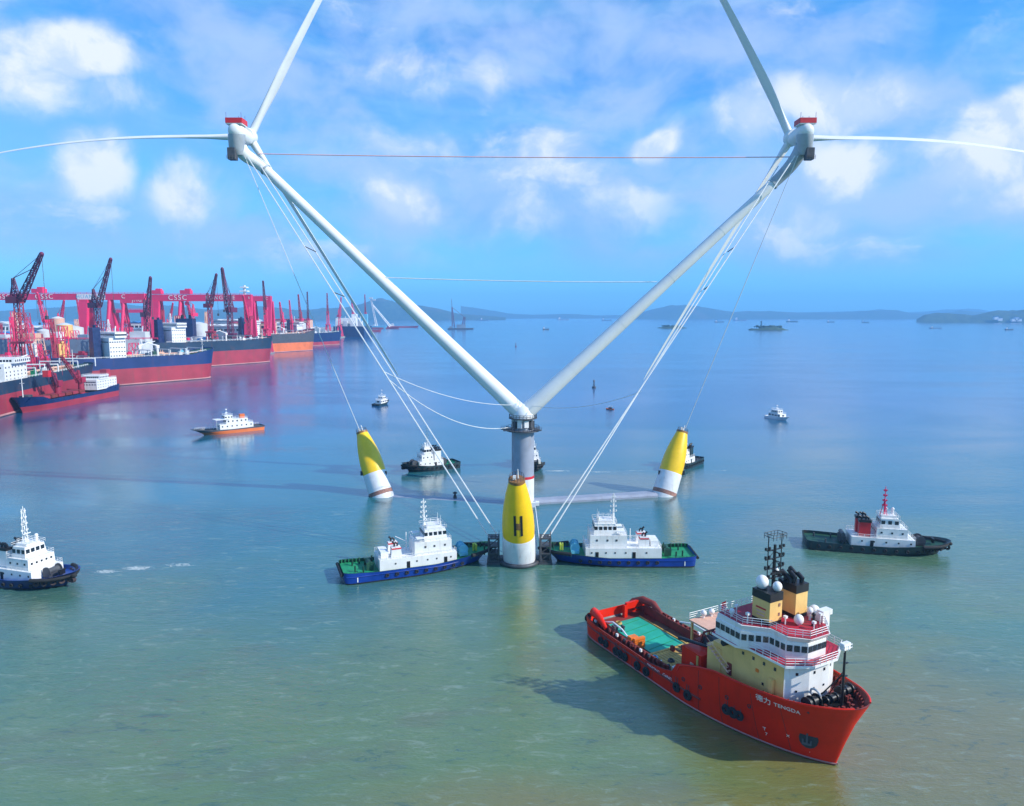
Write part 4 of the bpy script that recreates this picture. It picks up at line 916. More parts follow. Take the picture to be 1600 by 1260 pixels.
def harbour_tug(label, loc, rz, L=36, B=10.5, hull='greenhull', deck='greendark', funnel='brightred', mastm='pinkred', z=1.0, twin=False, tymat=None, aft=True, bowtyres=True, band=None):
    root = thing('tugboat', label, 'tugboat', loc, rz, 'tugboats around the floating platform')
    zt = [(-L / 2, 2.6), (-L * .2, 2.2), (L * .1, 2.3), (L * .3, 3.0), (L / 2, 4.0)]
    hl = Hull(L, B, zt, rake=3.2, srake=.4, stern=.85, sround=.1, p_top=3.0, p_low=1.9, ub=(.5, .7))
    hl.shell(root, [M['black'], M[hull]], [.4], bul=.8, deckmat=M[deck], capmat=M[band or hull])
    fender_roll(root, hl, L * .28, 3.0, .5)
    tyres(root, hl, [L * (-.42 + .075 * k) for k in range(11)], 1.3, .5)
    if bowtyres: tyres(root, hl, [L * .30, L * .345, L * .39, L * .425, L * .455, L * .48], 1.9, .72, tymat)
    a, b_ = -L * .19, L * .24
    dh = box_house(root, 'deckhouse', a, b_, B * .36, 1.5, 4.2, M['white'], 0, doors=(L * -.05,), taper=.05)
    for k in range(5):
        for sg in (-1, 1): piece('porthole', (a + (b_ - a) * (.12 + .19 * k) + .8, sg * (B * .36), 3.2), (.42, .1, .42), M['black'], dh)
    t2 = box_house(root, 'accommodation', L * -.02, L * .19, B * .30, 4.2, 6.9, M['white'], 3, taper=.1, ww=.5, wh=.5)
    wh = box_house(root, 'wheelhouse', L * .005, L * .14, B * .24, 6.9, 9.6, M['white'], 3, taper=.32, wz=8.5, ww=.95, wh=1.0)
    box_house(root, 'monkey_island', L * .02, L * .12, B * .15, 9.6, 10.2, M['white'], 0)
    pole_mast(root, L * .045, 9.6, 18.2 * z, M[mastm], 4, .2, 1.3, tripod=not twin, twin=twin)
    g = MB(); g.tube((L * .11, 1.2, 10.2), (L * .11, 1.2, 11.4), .35, n=8); g.sphere((L * .11, 1.2, 11.6), .45); g.build('satellite_dome', M['white'], root)
    for sg in (-1, 1):
        g = MB(); x = L * -.095; g.prism([(x - 1.5, sg * 2 - .8), (x + 1.5, sg * 2 - .8), (x + 1.5, sg * 2 + .8), (x - 1.5, sg * 2 + .8)], 4.2, 8.3); fu = g.build('funnel', M[funnel], root)
        piece('funnel_top', (x, sg * 2, 8.6), (3.3, 1.9, .7), M['black'], fu)
        g = MB()
        for q_ in (-.8, .3, 1.0): g.path([(x + q_, sg * 2, 8.7), (x + q_, sg * 2, 9.4), (x + q_ - .8, sg * 2, 9.9)], .3, 8)
        g.build('exhaust', M['black'], fu)
    g = MB(); g.path([(L * .29, -1.6, 3.6), (L * .29, 1.6, 3.6)], .8, 12); g.path([(L * .29, -1.7, 3.6), (L * .29, -1.5, 3.6)], 1.3, 14); g.path([(L * .29, 1.5, 3.6), (L * .29, 1.7, 3.6)], 1.3, 14); g.box((L * .29, 0, 2.8), (2, 3.6, .9)); g.build('towing_winch', M['metal'], root)
    g = MB(); g.box((L * .38, 0, 3.6), (.5, 1.4, 1.3)); g.tube((L * .38, -1, 4), (L * .38, 1, 4), .22, n=8); g.build('towing_bitts', M['black'], root)
    for k in range(4):
        x = L * (-.42 + .06 * k)
        g = MB(); g.tube((x, 2.6 * (-1) ** k, 1.6), (x, 2.6 * (-1) ** k, 2.8), .22, n=8); g.build('bollard', M['metal'], root)
    g = MB(); g.box((L * -.235, 0, 2.7), (1.6, 4.2, 1.7)); g.tube((L * -.235, -2, 4), (L * -.235, 2, 4), .6, n=10); g.build('aft_winch', M['metal'], root)
    return root
harbour_tug('dark green hulled tug with a bright red funnel and reddish mast, on the right', (103.2, 193.4, 0), math.atan2(184.3 - 193.2, 119 - 83.2), 38, 11)
harbour_tug('navy blue and white tug ringed with tyre fenders at the left edge', (-122.2, 169.6, 0), R(-17), 33, 12, 'navy', 'blue', 'white', 'white', 1.05, True, M['tyre'], band='blue')
harbour_tug('dark hulled white tug between the left yellow float and the column', (-35.3, 297.5, 0), R(211), 26, 9, 'greenhull', 'green', 'white', 'white', 1.0)
harbour_tug('dark green tug half hidden behind the central grey column', (7.6, 303, 0), R(-78), 29, 9.5, 'greenhull', 'green', 'greenhull', 'white', .75)
harbour_tug('dark tug half hidden behind the right yellow float', (75, 303, 0), R(232), 27, 9, 'greenhull', 'metal', 'greenhull', 'white', .62)

# ------------------------------------------------------------------ smaller craft
def work_boat():
    a, b_ = Vector((-172.5, 376, 0)), Vector((-142.3, 402, 0)); d = (a - b_)
    root = thing('work_boat', 'low orange hulled workboat with a long white deckhouse, alone on the left', 'boat', (a + b_) / 2 + Vector((-3, 3.4, 0)), math.atan2(d.y, d.x))
    L = 40; hl = Hull(L, 8.6, [(-L / 2, 2.6), (0, 2.3), (10, 2.6), (L / 2, 3.6)], rake=7.5, srake=.8, stern=.9, p_top=5, p_low=2.2, ub=(.5, .78))
    hl.shell(root, [M['orange'], M['metal']], [1.75], bul=.5, deckmat=M['metal'], capmat=M['metal'])
    dh = box_house(root, 'deckhouse', -13.4, 5.2, 3.2, 2.0, 5.2, M['white'], 7, ww=.7, wh=.7, wz=4.0)
    t2 = box_house(root, 'upper_deckhouse', -10.5, 1.5, 2.7, 5.2, 7.7, M['white'], 5, ww=.8, wh=.8)
    box_house(root, 'wheelhouse', -2.5, 2.2, 2.3, 7.7, 9.8, M['white'], 3, ww=.9, wh=.8, taper=.2)
    g = MB(); g.box((3.6, 0, 7.9), (7.4, 6.4, .22)); g.tube((6.8, -2.8, 2.2), (6.8, -2.8, 7.9), .1, n=4); g.tube((6.8, 2.8, 2.2), (6.8, 2.8, 7.9), .1, n=4); g.build('awning', M['white'], root)
    pole_mast(root, .4, 9.8, 13.6, M['white'], 2, .14, 1.0)
    g = MB(); g.prism([(-9.5, -1), (-6.8, -1), (-6.8, 1), (-9.5, 1)], 7.7, 9.9); g.build('funnel', M['orange'], root)
    g = MB(); g.rail([(x, -hl.side(x, 2.6) + .3, hl.top(x)) for x in (-19, -14)] , 1, .05, 1.6); g.rail([(x, -hl.side(x, 2.6) + .3, hl.top(x)) for x in (6, 10, 14, 18)], 1, .05, 1.6); g.build('railing', M['white'], root)
work_boat()
def small_craft(name, label, cat, loc, rz, L, B, hullm, dk, tiers, mast=3.0, top='white'):
    root = thing(name, label, cat, loc, rz)
    hl = Hull(L, B, [(-L / 2, L * .07), (0, L * .075), (L / 2, L * .13)], rake=L * .12, p_top=2.2, p_low=1.6)
    hl.shell(root, [M[hullm]], [.1], bul=.3, deckmat=M[dk], capmat=M[hullm], n=24)
    z = L * .06
    for k, (x0, x1, hw, hh) in enumerate(tiers):
        o = box_house(root, ('deckhouse', 'wheelhouse', 'flybridge')[k], x0, x1, hw, z, z + hh, M[top], 4, taper=.12, ww=(x1 - x0) * .16, wh=hh * .38); z += hh
    if mast: pole_mast(root, (tiers[-1][0] + tiers[-1][1]) / 2, z, z + mast, M['white'], 2, .1, .9)
    return root
small_craft('patrol_boat', 'small grey green launch heading away beyond the left float', 'boat', on_water(594, 634) + Vector((0, 6, 0)), R(70), 19, 6.5, 'greenhull', 'metal', [(-5, 5, 2.4, 2.6), (-2, 3, 1.9, 2.4)], 5)
small_craft('motor_yacht', 'small white motor yacht on open water at the right', 'boat', on_water(1221, 657) + Vector((0, 6, 0)), R(-68), 19, 6.4, 'white', 'white', [(-6, 4.5, 2.5, 2.4), (-4, 2, 2.1, 2.2)], 3)
small_craft('dinghy', 'tiny red dinghy far beyond the central column', 'boat', on_water(953, 640), R(160), 6.5, 2.6, 'orange', 'metal', [(-1.5, 1, .8, 1.1)], 0, 'metal')
def buoy(loc, label, s=1.0, mat='metal'):
    root = thing('channel_buoy', label, 'buoy', loc)
    g = MB(); g.path([(0, 0, -.5), (0, 0, .9), (0, 0, 1.2)], [1.8 * s, 1.8 * s, 1.2 * s], 14); g.build('float', M[mat], root)
    g = MB(); g.lattice((0, 0, 1.1), (0, 0, 5.5 * s), 1.6 * s, .5 * s, .14, 4); g.path([(0, 0, 5.4 * s), (0, 0, 6.4 * s), (0, 0, 7.4 * s)], [.9, .7, .05], 10); g.build('topmark', M[mat], root)
buoy(on_water(928, 606), 'dark channel buoy with a topmark right of the column'); buoy(on_water(806, 542), 'faint distant channel buoy between the two leaning towers', 1.2, 'craned')
buoy(on_water(711, 779), 'small black marker buoy near the left submerged pontoon', .35, 'black')

# ------------------------------------------------------------------ shipyard: ships alongside
def big_ship(label, bow, heading, L, B, top, sheer, stripe, upper, lower, house=None, housex=-.36, funnelm='navy', cranes=2, name='tanker_ship', housem='white', gear=True, seed=1, hh=24, cat='ship'):
    hv = Vector((math.cos(R(heading)), math.sin(R(heading)), 0)); o = Vector((bow[0], bow[1], 0)) - hv * (L / 2) + Vector((-hv.y, hv.x, 0)) * (B * .42)
    root = thing(name, label, cat, o, R(heading), 'ships moored along the shipyard')
    hl = Hull(L, B, [(-L / 2, top + 1), (-L * .3, top), (L * .3, top), (L / 2, top + sheer)], rake=L * .02, srake=L * .03, stern=.8, sround=.1, p_top=4.5, p_low=3.0, ub=(.82, .86), depth=4)
    hl.shell(root, [M['hullred'] if lower == 'hullred' else M[lower], M[upper]], [stripe], bul=1.3, deckmat=M['darkred'] if seed % 2 else M['greendark'], capmat=M[upper], n=30)
    g = MB(); 
    for sg in (-1, 1): g.path([(L * k / 40, sg * (hl.side(L * k / 40, 1.5) + .05), .6) for k in range(-19, 19)], .9, 4)
    g.build('waterline_stripe', M['scum'], root)
    rnd = random.Random(seed); z = top - 1.3
    hx = L * housex; w = B * .42
    ac = box_house(root, 'accommodation', hx - L * .05, hx + L * .05, w, z, z + hh * .62, M[housem], 7, ww=1.3, wh=1.1, wz=z + hh * .5)
    for k in range(3):
        for sg in (-1, 1): win_row(ac, (hx - L * .05, sg * (w + .02), 0), (hx + L * .05, sg * (w + .02), 0), z + hh * (.1 + .12 * k), 1.1, 1.0, 6)
    for k in range(4): win_row(ac, (hx + L * .05 + .02, -w, 0), (hx + L * .05 + .02, w, 0), z + hh * (.1 + .12 * k), 1.2, 1.1, 8)
    br = box_house(root, 'wheelhouse', hx - L * .02, hx + L * .05, w * 1.18, z + hh * .62, z + hh * .78, M[housem], 8, ww=1.4, wh=1.5)
    g = MB(); g.lattice((hx, 0, z + hh * .78), (hx, 0, z + hh * 1.15), 2.4, .8, .25, 4); g.box((hx, 0, z + hh), (.6, 7, .5)); g.build('mast', M[housem], root)
    fx = hx - L * .085
    g = MB(); g.prism([(fx - 4, -4.5), (fx + 4, -4.5), (fx + 4, 4.5), (fx - 4, 4.5)], z, z + hh * .92, [(fx - 3.5, -3.5), (fx + 3, -3.5), (fx + 3, 3.5), (fx - 3.5, 3.5)]); g.path([(fx, -1.5, z + hh * .9), (fx, -1.5, z + hh)], .8, 8); g.path([(fx, 1.5, z + hh * .9), (fx, 1.5, z + hh)], .8, 8); g.build('funnel', M[funnelm], root)
    if gear:
        g = MB()
        for y in (-2.5, -1, .5, 2): g.tube((hx + L * .07, y, z + 2.4), (L * .40, y, z + 2.4), .45, n=5)
        for k in range(14): g.box((hx + L * .08 + (L * .40 - hx - L * .08) * k / 14, 0, z + 1.2), (.8, 7, 2.4))
        g.build('deck_piping', M['salmon'] if seed % 3 else M['greysteel'], root)
        for k in range(cranes):
            x = (L * (.02 + .07 * k)); y = (-1) ** k * B * .2
            g = MB(); g.tube((x, y, z), (x, y, z + 9), 1.2, n=10); g.box((x, y, z + 10), (3, 3, 3)); g.tube((x, y, z + 11), (x + 14 * (-1) ** k, y - 4, z + 15), .8, .4, 6); g.build('deck_crane', M['white'], root)
        for k in range(16):
            x = rnd.uniform(hx + L * .07, L * .42); y = rnd.uniform(-B * .38, B * .38); a = rnd.uniform(1.5, 5)
            g = MB(); hgt_ = rnd.uniform(1.5, 5.5); g.box((x, y, z + hgt_ / 2), (a, rnd.uniform(1.5, 5), hgt_)); g.tube((x, y, z), (x + 1, y, z + hgt_ + 3), .3, n=5); g.tube((x - 1.4, y, z + hgt_), (x + 1.4, y, z + hgt_), .35, n=6)
            g.build('deck_gear', M[rnd.choice(['white', 'white', 'greendark', 'green', 'metal', 'salmon', 'greysteel', 'cyan', 'shedwhite'])], root)
        for k in range(5):
            x = hx + L * (.09 + .12 * k); g = MB(); g.tube((x, -B * .42, z), (x, -B * .42, z + 7), .5, n=6); g.tube((x, B * .42, z), (x, B * .42, z + 7), .5, n=6); g.box((x, 0, z + 7), (1, B * .84, .9)); g.build('gantry_frame', M['white'] if k % 2 else M['shedwhite'], root)
        g = MB(); g.rail([(x_, -hl.side(x_, top) + .6, hl.top(x_)) for x_ in (-L * .4, -L * .2, 0, L * .2, L * .4)], 1.2, .14, 5, 2); g.build('railing', M['white'], root)
        g = MB(); g.tube((L * .44, 0, top), (L * .44, 0, top + 14), .4, .2, 6); g.box((L * .44, 0, top + 9), (.4, 4, .4)); g.build('foremast', M['white'], root)
    return root
big_ship('long dark hulled tanker with red underbody entering at the left edge', (-372, 634), 101.5, 320, 34, 22, 2, 14, 'tankerdark', 'hullred', housex=.02, cranes=3, seed=4, hh=20)
big_ship('blue tanker with tall white bridge, red underbody and straight stem, nearest of the yard row', (-310, 744), 56, 150, 34, 26, 6, 15.5, 'tankerblue', 'hullred', housex=-.19, seed=2, hh=32)
big_ship('blue black tanker with square navy funnel, directly behind the nearest blue tanker', (-334, 1002), 60, 190, 36, 32, 4, 19, 'tankerdark', 'hullred', housex=-.30, seed=3, hh=32)
big_ship('grey topped ship with bright orange underbody moored beyond the navy funnel tanker', (-366, 1332), 62, 190, 34, 32, 8, 16, 'metal', 'orange', housex=-.28, seed=5, hh=32, name='cargo_ship')
big_ship('navy ship with low red underbody moored beyond the orange one', (-380, 1595), 66, 180, 32, 27, 4, 8, 'navy', 'hullred', housex=-.30, seed=6, hh=32, name='cargo_ship')
def blue_barge():
    root = thing('accommodation_barge', 'distant blue slab sided barge with turquoise tower block', 'barge', (-455, 2160, 0), R(90), 'ships moored along the shipyard')
    g = MB(); g.box((-20, 25, 15), (120, 90, 34)); g.build('hull', M['navy'], root)
    g = MB(); g.box((-20, -8, 40), (14, 22, 56)); g.build('tower_block', M['cyan'], root)
    g = MB(); g.box((-20, 40, 44), (60, 60, 24)); g.box((-20, 20, 58), (30, 12, 20)); g.build('superstructure', M['white'], root)
    for k in range(4):
        g = MB(); g.box((-62, 60 - 22 * k, 40), (16, 12, 16)); g.tube((-62, 60 - 22 * k, 40), (-62, 60 - 22 * k, 62), 1.2, n=6); g.build('deck_module', M['shedwhite'] if k % 2 else M['white'], root)
blue_barge()
def crane_ship():
    root = thing('crane_ship', 'small navy and red coaster with two red derricks, front of the yard', 'ship', (-331, 522, 0), R(-90), 'ships moored along the shipyard')
    L = 116; hl = Hull(L, 15, [(-L / 2, 9.5), (-L * .34, 8.6), (-L * .3, 6.8), (L * .3, 7.2), (L * .34, 9.8), (L / 2, 11.5)], rake=8, srake=2, stern=.85, p_top=3, p_low=2, ub=(.6, .8), depth=3)
    hl.shell(root, [M['hullred'], M['navy']], [4.2], bul=1.2, deckmat=M['darkred'], capmat=M['navy'], n=34)
    dh = box_house(root, 'accommodation', -L * .46, -L * .22, 6.6, 7.5, 15.5, M['white'], 8, ww=.9, wh=.9, wz=13.6)
    for k in range(2):
        for sg in (-1, 1): win_row(dh, (-L * .46, sg * 6.62, 0), (-L * .22, sg * 6.62, 0), 9.2 + k * 2.2, .8, .8, 8)
    win_row(dh, (-L * .22 + .02, -6.4, 0), (-L * .22 + .02, 6.4, 0), 11.6, .9, .9, 6)
    box_house(root, 'wheelhouse', -L * .36, -L * .25, 7.2, 15.5, 18.5, M['white'], 6, ww=1.2, wh=1.2)
    g = MB(); g.prism([(-L * .45, -2.6), (-L * .40, -2.6), (-L * .40, 2.6), (-L * .45, 2.6)], 15.5, 22); g.build('funnel', M['hullred'], root)
    for x, tx, tz, mt in ((-L * .14, 24, 36, 'craner'), (L * .10, 12, 32, 'craned')):
        cr = MB(); cr.path([(x, 0, 6), (x, 0, 15)], [2.4, 2.0], 12); cr.box((x, 0, 16.5), (5, 5, 4)); cr.lattice((x + 2, 0, 14), (x + 2.5, 0, 24), 2.4, 1.2, .3, 4); cr.build('derrick_post', M['craner'], root)
        j = MB(); j.lattice((x + 2, 0, 15.5), (x + 2 + tx, 3, tz), 2.6, 1.3, .32, 9, up=(0, 1, 0)); j.tube((x + 2.5, 0, 24), (x + 2 + tx, 3, tz), .14, n=4); j.tube((x + 2 + tx, 3, tz), (x + 2 + tx, 3, tz - 14), .12, n=4); j.build('jib', M[mt], root)
    g = MB(); g.box((x + 13, 1.5, 24.5), (3.5, 4, 4.5)); g.build('grab_bucket', M['brightred'], root)
    for k in range(6):
        x = L * (-.08 + .07 * k)
        g = MB(); g.box((x, 0, 8.2), (6.6, 10, 1.6)); g.box((x, 0, 9.2), (6.2, 9.6, .5)); g.build('hatch_cover', M['hullred'] if k % 2 else M['darkred'], root)
    g = MB(); g.tube((L * .42, 0, 10), (L * .42, 0, 24), .35, .2, 6); g.box((L * .42, 0, 20), (.3, 3, .3)); g.build('foremast', M['white'], root)
    g = MB(); g.box((L * .40, 0, 10.5), (4, 6, 1.6)); g.tube((L * .38, -3, 11), (L * .38, 3, 11), .9, n=8); g.build('windlass', M['metal'], root)
crane_ship()

# ------------------------------------------------------------------ shipyard: cranes
def jib_crane(label, loc, hgt, tip, mat='craned', s=1.0, cab='craner', rz=0.0, grp='harbour jib cranes of the shipyard'):
    """portal slewing crane: loc on the quay, hgt = height of the slewing platform, tip = jib head (world)"""
    root = thing('jib_crane', label, 'crane', loc, 0, grp)
    w = 7 * s
    g = MB()
    for sx, sy in ((-1, -1), (1, -1), (1, 1), (-1, 1)):
        g.lattice((sx * w, sy * w, 0), (sx * w * .45, sy * w * .45, hgt * .55), 2.2 * s, 1.6 * s, .42 * s, 5)
    g.box((0, 0, hgt * .2), (2.2 * w, 1.2 * s, 1.6 * s)); g.box((0, w * .9, hgt * .2), (2.0 * w, 1.2 * s, 1.6 * s)); g.box((0, -w * .9, hgt * .2), (2.0 * w, 1.2 * s, 1.6 * s))
    g.box((0, 0, hgt * .56), (w * 1.5, w * 1.5, 1.8 * s))
    g.build('portal', M[cab], root)
    g = MB(); g.lattice((0, 0, hgt * .56), (0, 0, hgt), 5.0 * s, 4.2 * s, .5 * s, 6); g.build('tower', M[cab], root)
    tp = Vector(tip) - Vector(loc); dh = Vector((tp.x, tp.y, 0)).normalized()
    g = MB(); rot = math.atan2(dh.y, dh.x); c = -dh * 4 * s
    g.box((c.x, c.y, hgt + 2.6 * s), (13 * s, 6.5 * s, 5.2 * s), rot); g.box((dh.x * 3 * s, dh.y * 3 * s, hgt + 1.2), (3 * s, 4 * s, 2.6 * s), rot); g.build('machinery_house', M[cab], root)
    apex = Vector((0, 0, hgt)) - dh * 4 * s + Vector((0, 0, 19 * s))
    g = MB(); g.lattice(Vector((0, 0, hgt + 4)) - dh * 2 * s, apex, 4 * s, 1.4 * s, .42 * s, 6, up=dh.cross(Vector((0, 0, 1)))); g.tube(apex, Vector((0, 0, hgt + 4)) - dh * 10 * s, .45 * s, n=5); g.build('a_frame', M[mat], root)
    foot = Vector((0, 0, hgt + 2)) + dh * 3 * s
    g = MB(); g.lattice(foot, tp, 4.2 * s, 1.8 * s, .5 * s, 13, up=dh.cross(Vector((0, 0, 1)))); g.tube(apex, foot.lerp(tp, .72), .3 * s, n=4); g.tube(apex, tp, .22 * s, n=4); g.sphere(tp, 1.6 * s, 8, 6); g.build('jib', M[mat], root)
    g = MB(); g.tube(tp, tp - Vector((0, 0, tp.z * .45)), .22 * s, n=4); g.box(tp - Vector((0, 0, tp.z * .45)), (2, 2, 3)); g.build('hook_line', M['metal'], root)
    return root
def jc(label, bx, by_, tx, ty, y, hz, s=1.0, mat='craned', cab='craner', dy=-14):
    x = (bx - 800) / F * y * .992
    jib_crane(label, Vector((x, y, 3.2)), hz, at_depth(tx, ty, y + dy), mat, s, cab)
jc('tall red jib crane leftmost in the yard, boom leaning right', 30, 0, 65, 397, 575, 72, 1.05, 'craned', 'craner')
jc('dark jib crane rising beside the white lettered girder section', 152, 0, 173, 405, 760, 70, 1.05, 'craned', 'craned')
jc('dark jib crane standing in front of the gap between the two gantries', 229, 0, 235, 434, 860, 60, 1.1, 'craned', 'craned')
jc('dark jib crane with a short boom, left of the tall pair in the middle gantry', 328, 0, 338, 429, 930, 72, 1.0, 'craned', 'craner')
jc('tallest dark jib crane crossing the middle gantry girder', 359, 0, 347, 420, 960, 66, 1.25, 'craned', 'craned')
jc('thin jib crane before the right end of the gantries', 415, 0, 411, 440, 1180, 70, 1.0, 'craned', 'pinkred')
jc('small red jib crane behind the orange ship', 470, 0, 466, 461, 1480, 50, 1.0, 'craner', 'pinkred')
jc('small dark jib crane behind the bow of the orange ship', 481, 0, 480, 457, 1560, 50, 1.0, 'craned', 'pinkred')
jc('distant red jib crane above the navy ship', 512, 0, 511, 459, 1850, 66, 1.1, 'craner', 'pinkred')
jc('distant short red jib crane between navy ship and blue barge', 530, 0, 533, 465, 2050, 56, 1.1, 'pinkred', 'pinkred')
jc('far red jib crane beside the pale derrick', 571, 0, 570, 461, 2500, 66, 1.2, 'craner', 'pinkred')
jc('reddish jib crane low in the haze left of the yard sheds', 92, 0, 100, 470, 1150, 46, 1.0, 'pinkred', 'pinkred')
jc('pale red jib crane behind the middle gantry lattice', 300, 0, 290, 462, 1250, 60, 1.1, 'pinkred', 'pinkred')
jc('faint red jib crane right of the gantry end', 441, 0, 437, 473, 1350, 48, 1.0, 'pinkred', 'pinkred')
jc('crimson jib crane partly behind the navy funnel', 388, 0, 380, 462, 1100, 56, 1.0, 'pinkred', 'craner')

def gantry(label, x0, x1, y, z0, z1, texts=(), whitepart=None, legs=(), trolley=None):
    root = thing('gantry_crane', label, 'gantry crane', ((x0 + x1) / 2, y, 3.2), 0, 'giant shipyard gantry cranes'); cx = (x0 + x1) / 2
    g = MB(); g.box(((x0 + x1) / 2 - cx, 0, (z0 + z1) / 2 - 3.2), (x1 - x0, 9, z1 - z0)); gir = g.build('girder', M['pinkred'], root)
    g = MB(); g.rail([(x0 - cx, -4.5, z1 - 3.2), (x1 - cx, -4.5, z1 - 3.2)], 1.6, .25, 9, 1); g.build('railing', M['pinkred'], root)
    if whitepart: piece('white_section', ((whitepart[0] + whitepart[1]) / 2 - cx, -4.6, (z0 + z1) / 2 - 3.2), (whitepart[1] - whitepart[0], .4, (z1 - z0) * .86), M['white'], gir)
    for tx, s, txt in texts: lettering(txt, gir, (tx - cx, -4.75, (z0 + z1) / 2 - 3.2), (math.pi / 2, 0, 0), s, M['white'] if txt != 'HUANGPU' else M['cyan'], .1, spacing=1.25)
    for lx, kind in legs:
        lx -= cx; zb = z0 - 3.2
        if kind == 'rigid':
            for sy in (-1, 1):
                g = MB(); g.prism([(lx - 5, sy * 16 - 3), (lx + 5, sy * 16 - 3), (lx + 5, sy * 16 + 3), (lx - 5, sy * 16 + 3)], 0, zb, [(lx - 6, sy * 4 - 3), (lx + 6, sy * 4 - 3), (lx + 6, sy * 4 + 3), (lx - 6, sy * 4 + 3)]); g.build('leg', M['pinkred'], root)
        else:
            for sy in (-1, 1):
                g = MB(); g.tube((lx, sy * 22, 0), (lx, sy * 2, zb), 2.6, 2.6, 10); g.build('leg', M['pinkred'], root)
        g = MB(); g.box((lx, 0, 3), (8, 50, 4)); g.build('bogie_beam', M['craner'], root)
    if trolley:
        for tx in trolley:
            g = MB(); g.box((tx - cx, 0, z1 + .5), (16, 10, 6)); g.box((tx - cx + 3, 0, z1 + 4), (8, 6, 4)); g.box((tx - cx, 0, z0 - 7), (5, 5, 5)); g.build('trolley', M['pinkred'], root)
            g = MB(); 
            for q_ in (-5, 5): g.tube((tx - cx + q_, 0, z0 - 3), (tx - cx + q_, 0, z0 - 30), .25, n=4)
            g.build('hoist_rope', M['metal'], root)
GX = lambda px, y: (px - 800) / F * y
y = 1010
def gz(py, y): return at_depth(800, py, y).z
gantry('left giant crimson gantry with white letters and a white girder section', GX(-60, y), GX(234, y), y, gz(469, y), gz(459, y), ((GX(15, y), 9.5, 'CSSC'), (GX(80, y), 9.5, 'CSSC'), (GX(152, y), 7.5, 'HUANGPU'), (GX(228, y) - 24, 8, 'C')), (GX(131, y), GX(174, y)), ((GX(-35, y), 'rigid'), (GX(141, y), 'rigid'), (GX(179, y), 'flex')), (GX(70, y),))
y = 1130
gantry('middle giant crimson gantry lettered in white beside the jib cranes', GX(243, y), GX(398, y), y, gz(471, y), gz(460.5, y), ((GX(285, y), 11, 'CSSC'), (GX(351, y), 8.5, 'LONGXUE'), (GX(395, y), 5, 'S')), None, ((GX(251, y), 'rigid'), (GX(288, y), 'flex'), (GX(394, y), 'rigid')), (GX(297, y), GX(252, y)))
y = 1240
gantry('small crimson gantry at the right end of the shipyard', GX(399, y), GX(428, y), y, gz(471, y), gz(463, y), ((GX(422, y), 6, 'C'),), None, ((GX(402, y), 'flex'), (GX(424, y), 'rigid')), None)
y = 1180
gantry('narrow crimson gantry joining the left and middle ones behind the dark jib crane', GX(196, y), GX(244, y), y, gz(474, y), gz(465, y), ((GX(222, y), 8, 'JMG'),), None, ((GX(200, y), 'flex'), (GX(240, y), 'flex')), None)
y = 1420
gantry('low red goliath crane in the haze behind the yard sheds', GX(178, y), GX(238, y), y, gz(489, y), gz(484, y), (), None, ((GX(183, y), 'rigid'), (GX(233, y), 'rigid')), None)

# ------------------------------------------------------------------ shipyard: sheds, blocks, tanks
def shed(label, x, y, w, d, h, wall, roof, rz=0.0, n=6):
    root = thing('shipyard_shed', label, 'shed', (x, y, 3.2), rz, 'buildings of the shipyard')
    g = MB(); g.box((0, 0, h / 2), (w, d, h)); wl = g.build('wall', M[wall], root)
    g = MB(); k = w / n
    for i in range(n): x0 = -w / 2 + k * i; g.prism([(x0, -d / 2 - 1), (x0 + k, -d / 2 - 1), (x0 + k, d / 2 + 1), (x0, d / 2 + 1)], h, h + .5, None); g.add([(x0, -d / 2 - 1, h + .5), (x0 + k, -d / 2 - 1, h + .5), (x0 + k / 2, -d / 2 - 1, h + k * .18), (x0, d / 2 + 1, h + .5), (x0 + k, d / 2 + 1, h + .5), (x0 + k / 2, d / 2 + 1, h + k * .18)], [(0, 1, 2), (3, 5, 4), (0, 2, 5, 3), (1, 4, 5, 2), (0, 3, 4, 1)])
    g.build('roof', M[roof], root)
    for i in range(n): piece('shed_door', (-w / 2 + k * (i + .5), -d / 2 - .1, h * .35), (k * .5, .4, h * .6), M['greysteel'], wl)
    win_row(wl, (-w / 2, -d / 2 - .1, 0), (w / 2, -d / 2 - .1, 0), h * .82, k * .35, h * .12, n * 2)
jc('thin crimson jib crane between the white girder section and the second jib crane', 128, 0, 120, 468, 1090, 44, .8, 'pinkred', 'pinkred')
jc('crimson jib crane behind the first gantry leg', 196, 0, 189, 470, 1210, 48, .9, 'pinkred', 'craner')
jc('small crimson jib crane right of the dark third jib crane', 262, 0, 270, 474, 1190, 40, .8, 'pinkred', 'pinkred')
jc('crimson jib crane in front of the cream silo', 70, 0, 58, 458, 980, 52, .9, 'pinkred', 'pinkred')
jc('far crimson jib crane over the bow of the navy ship', 552, 0, 549, 466, 2300, 60, 1.1, 'pinkred', 'pinkred')
jc('small crimson jib crane left of the cargo ship bridge', 455, 0, 452, 470, 1450, 46, .9, 'pinkred', 'pinkred')
rnd = random.Random(11)
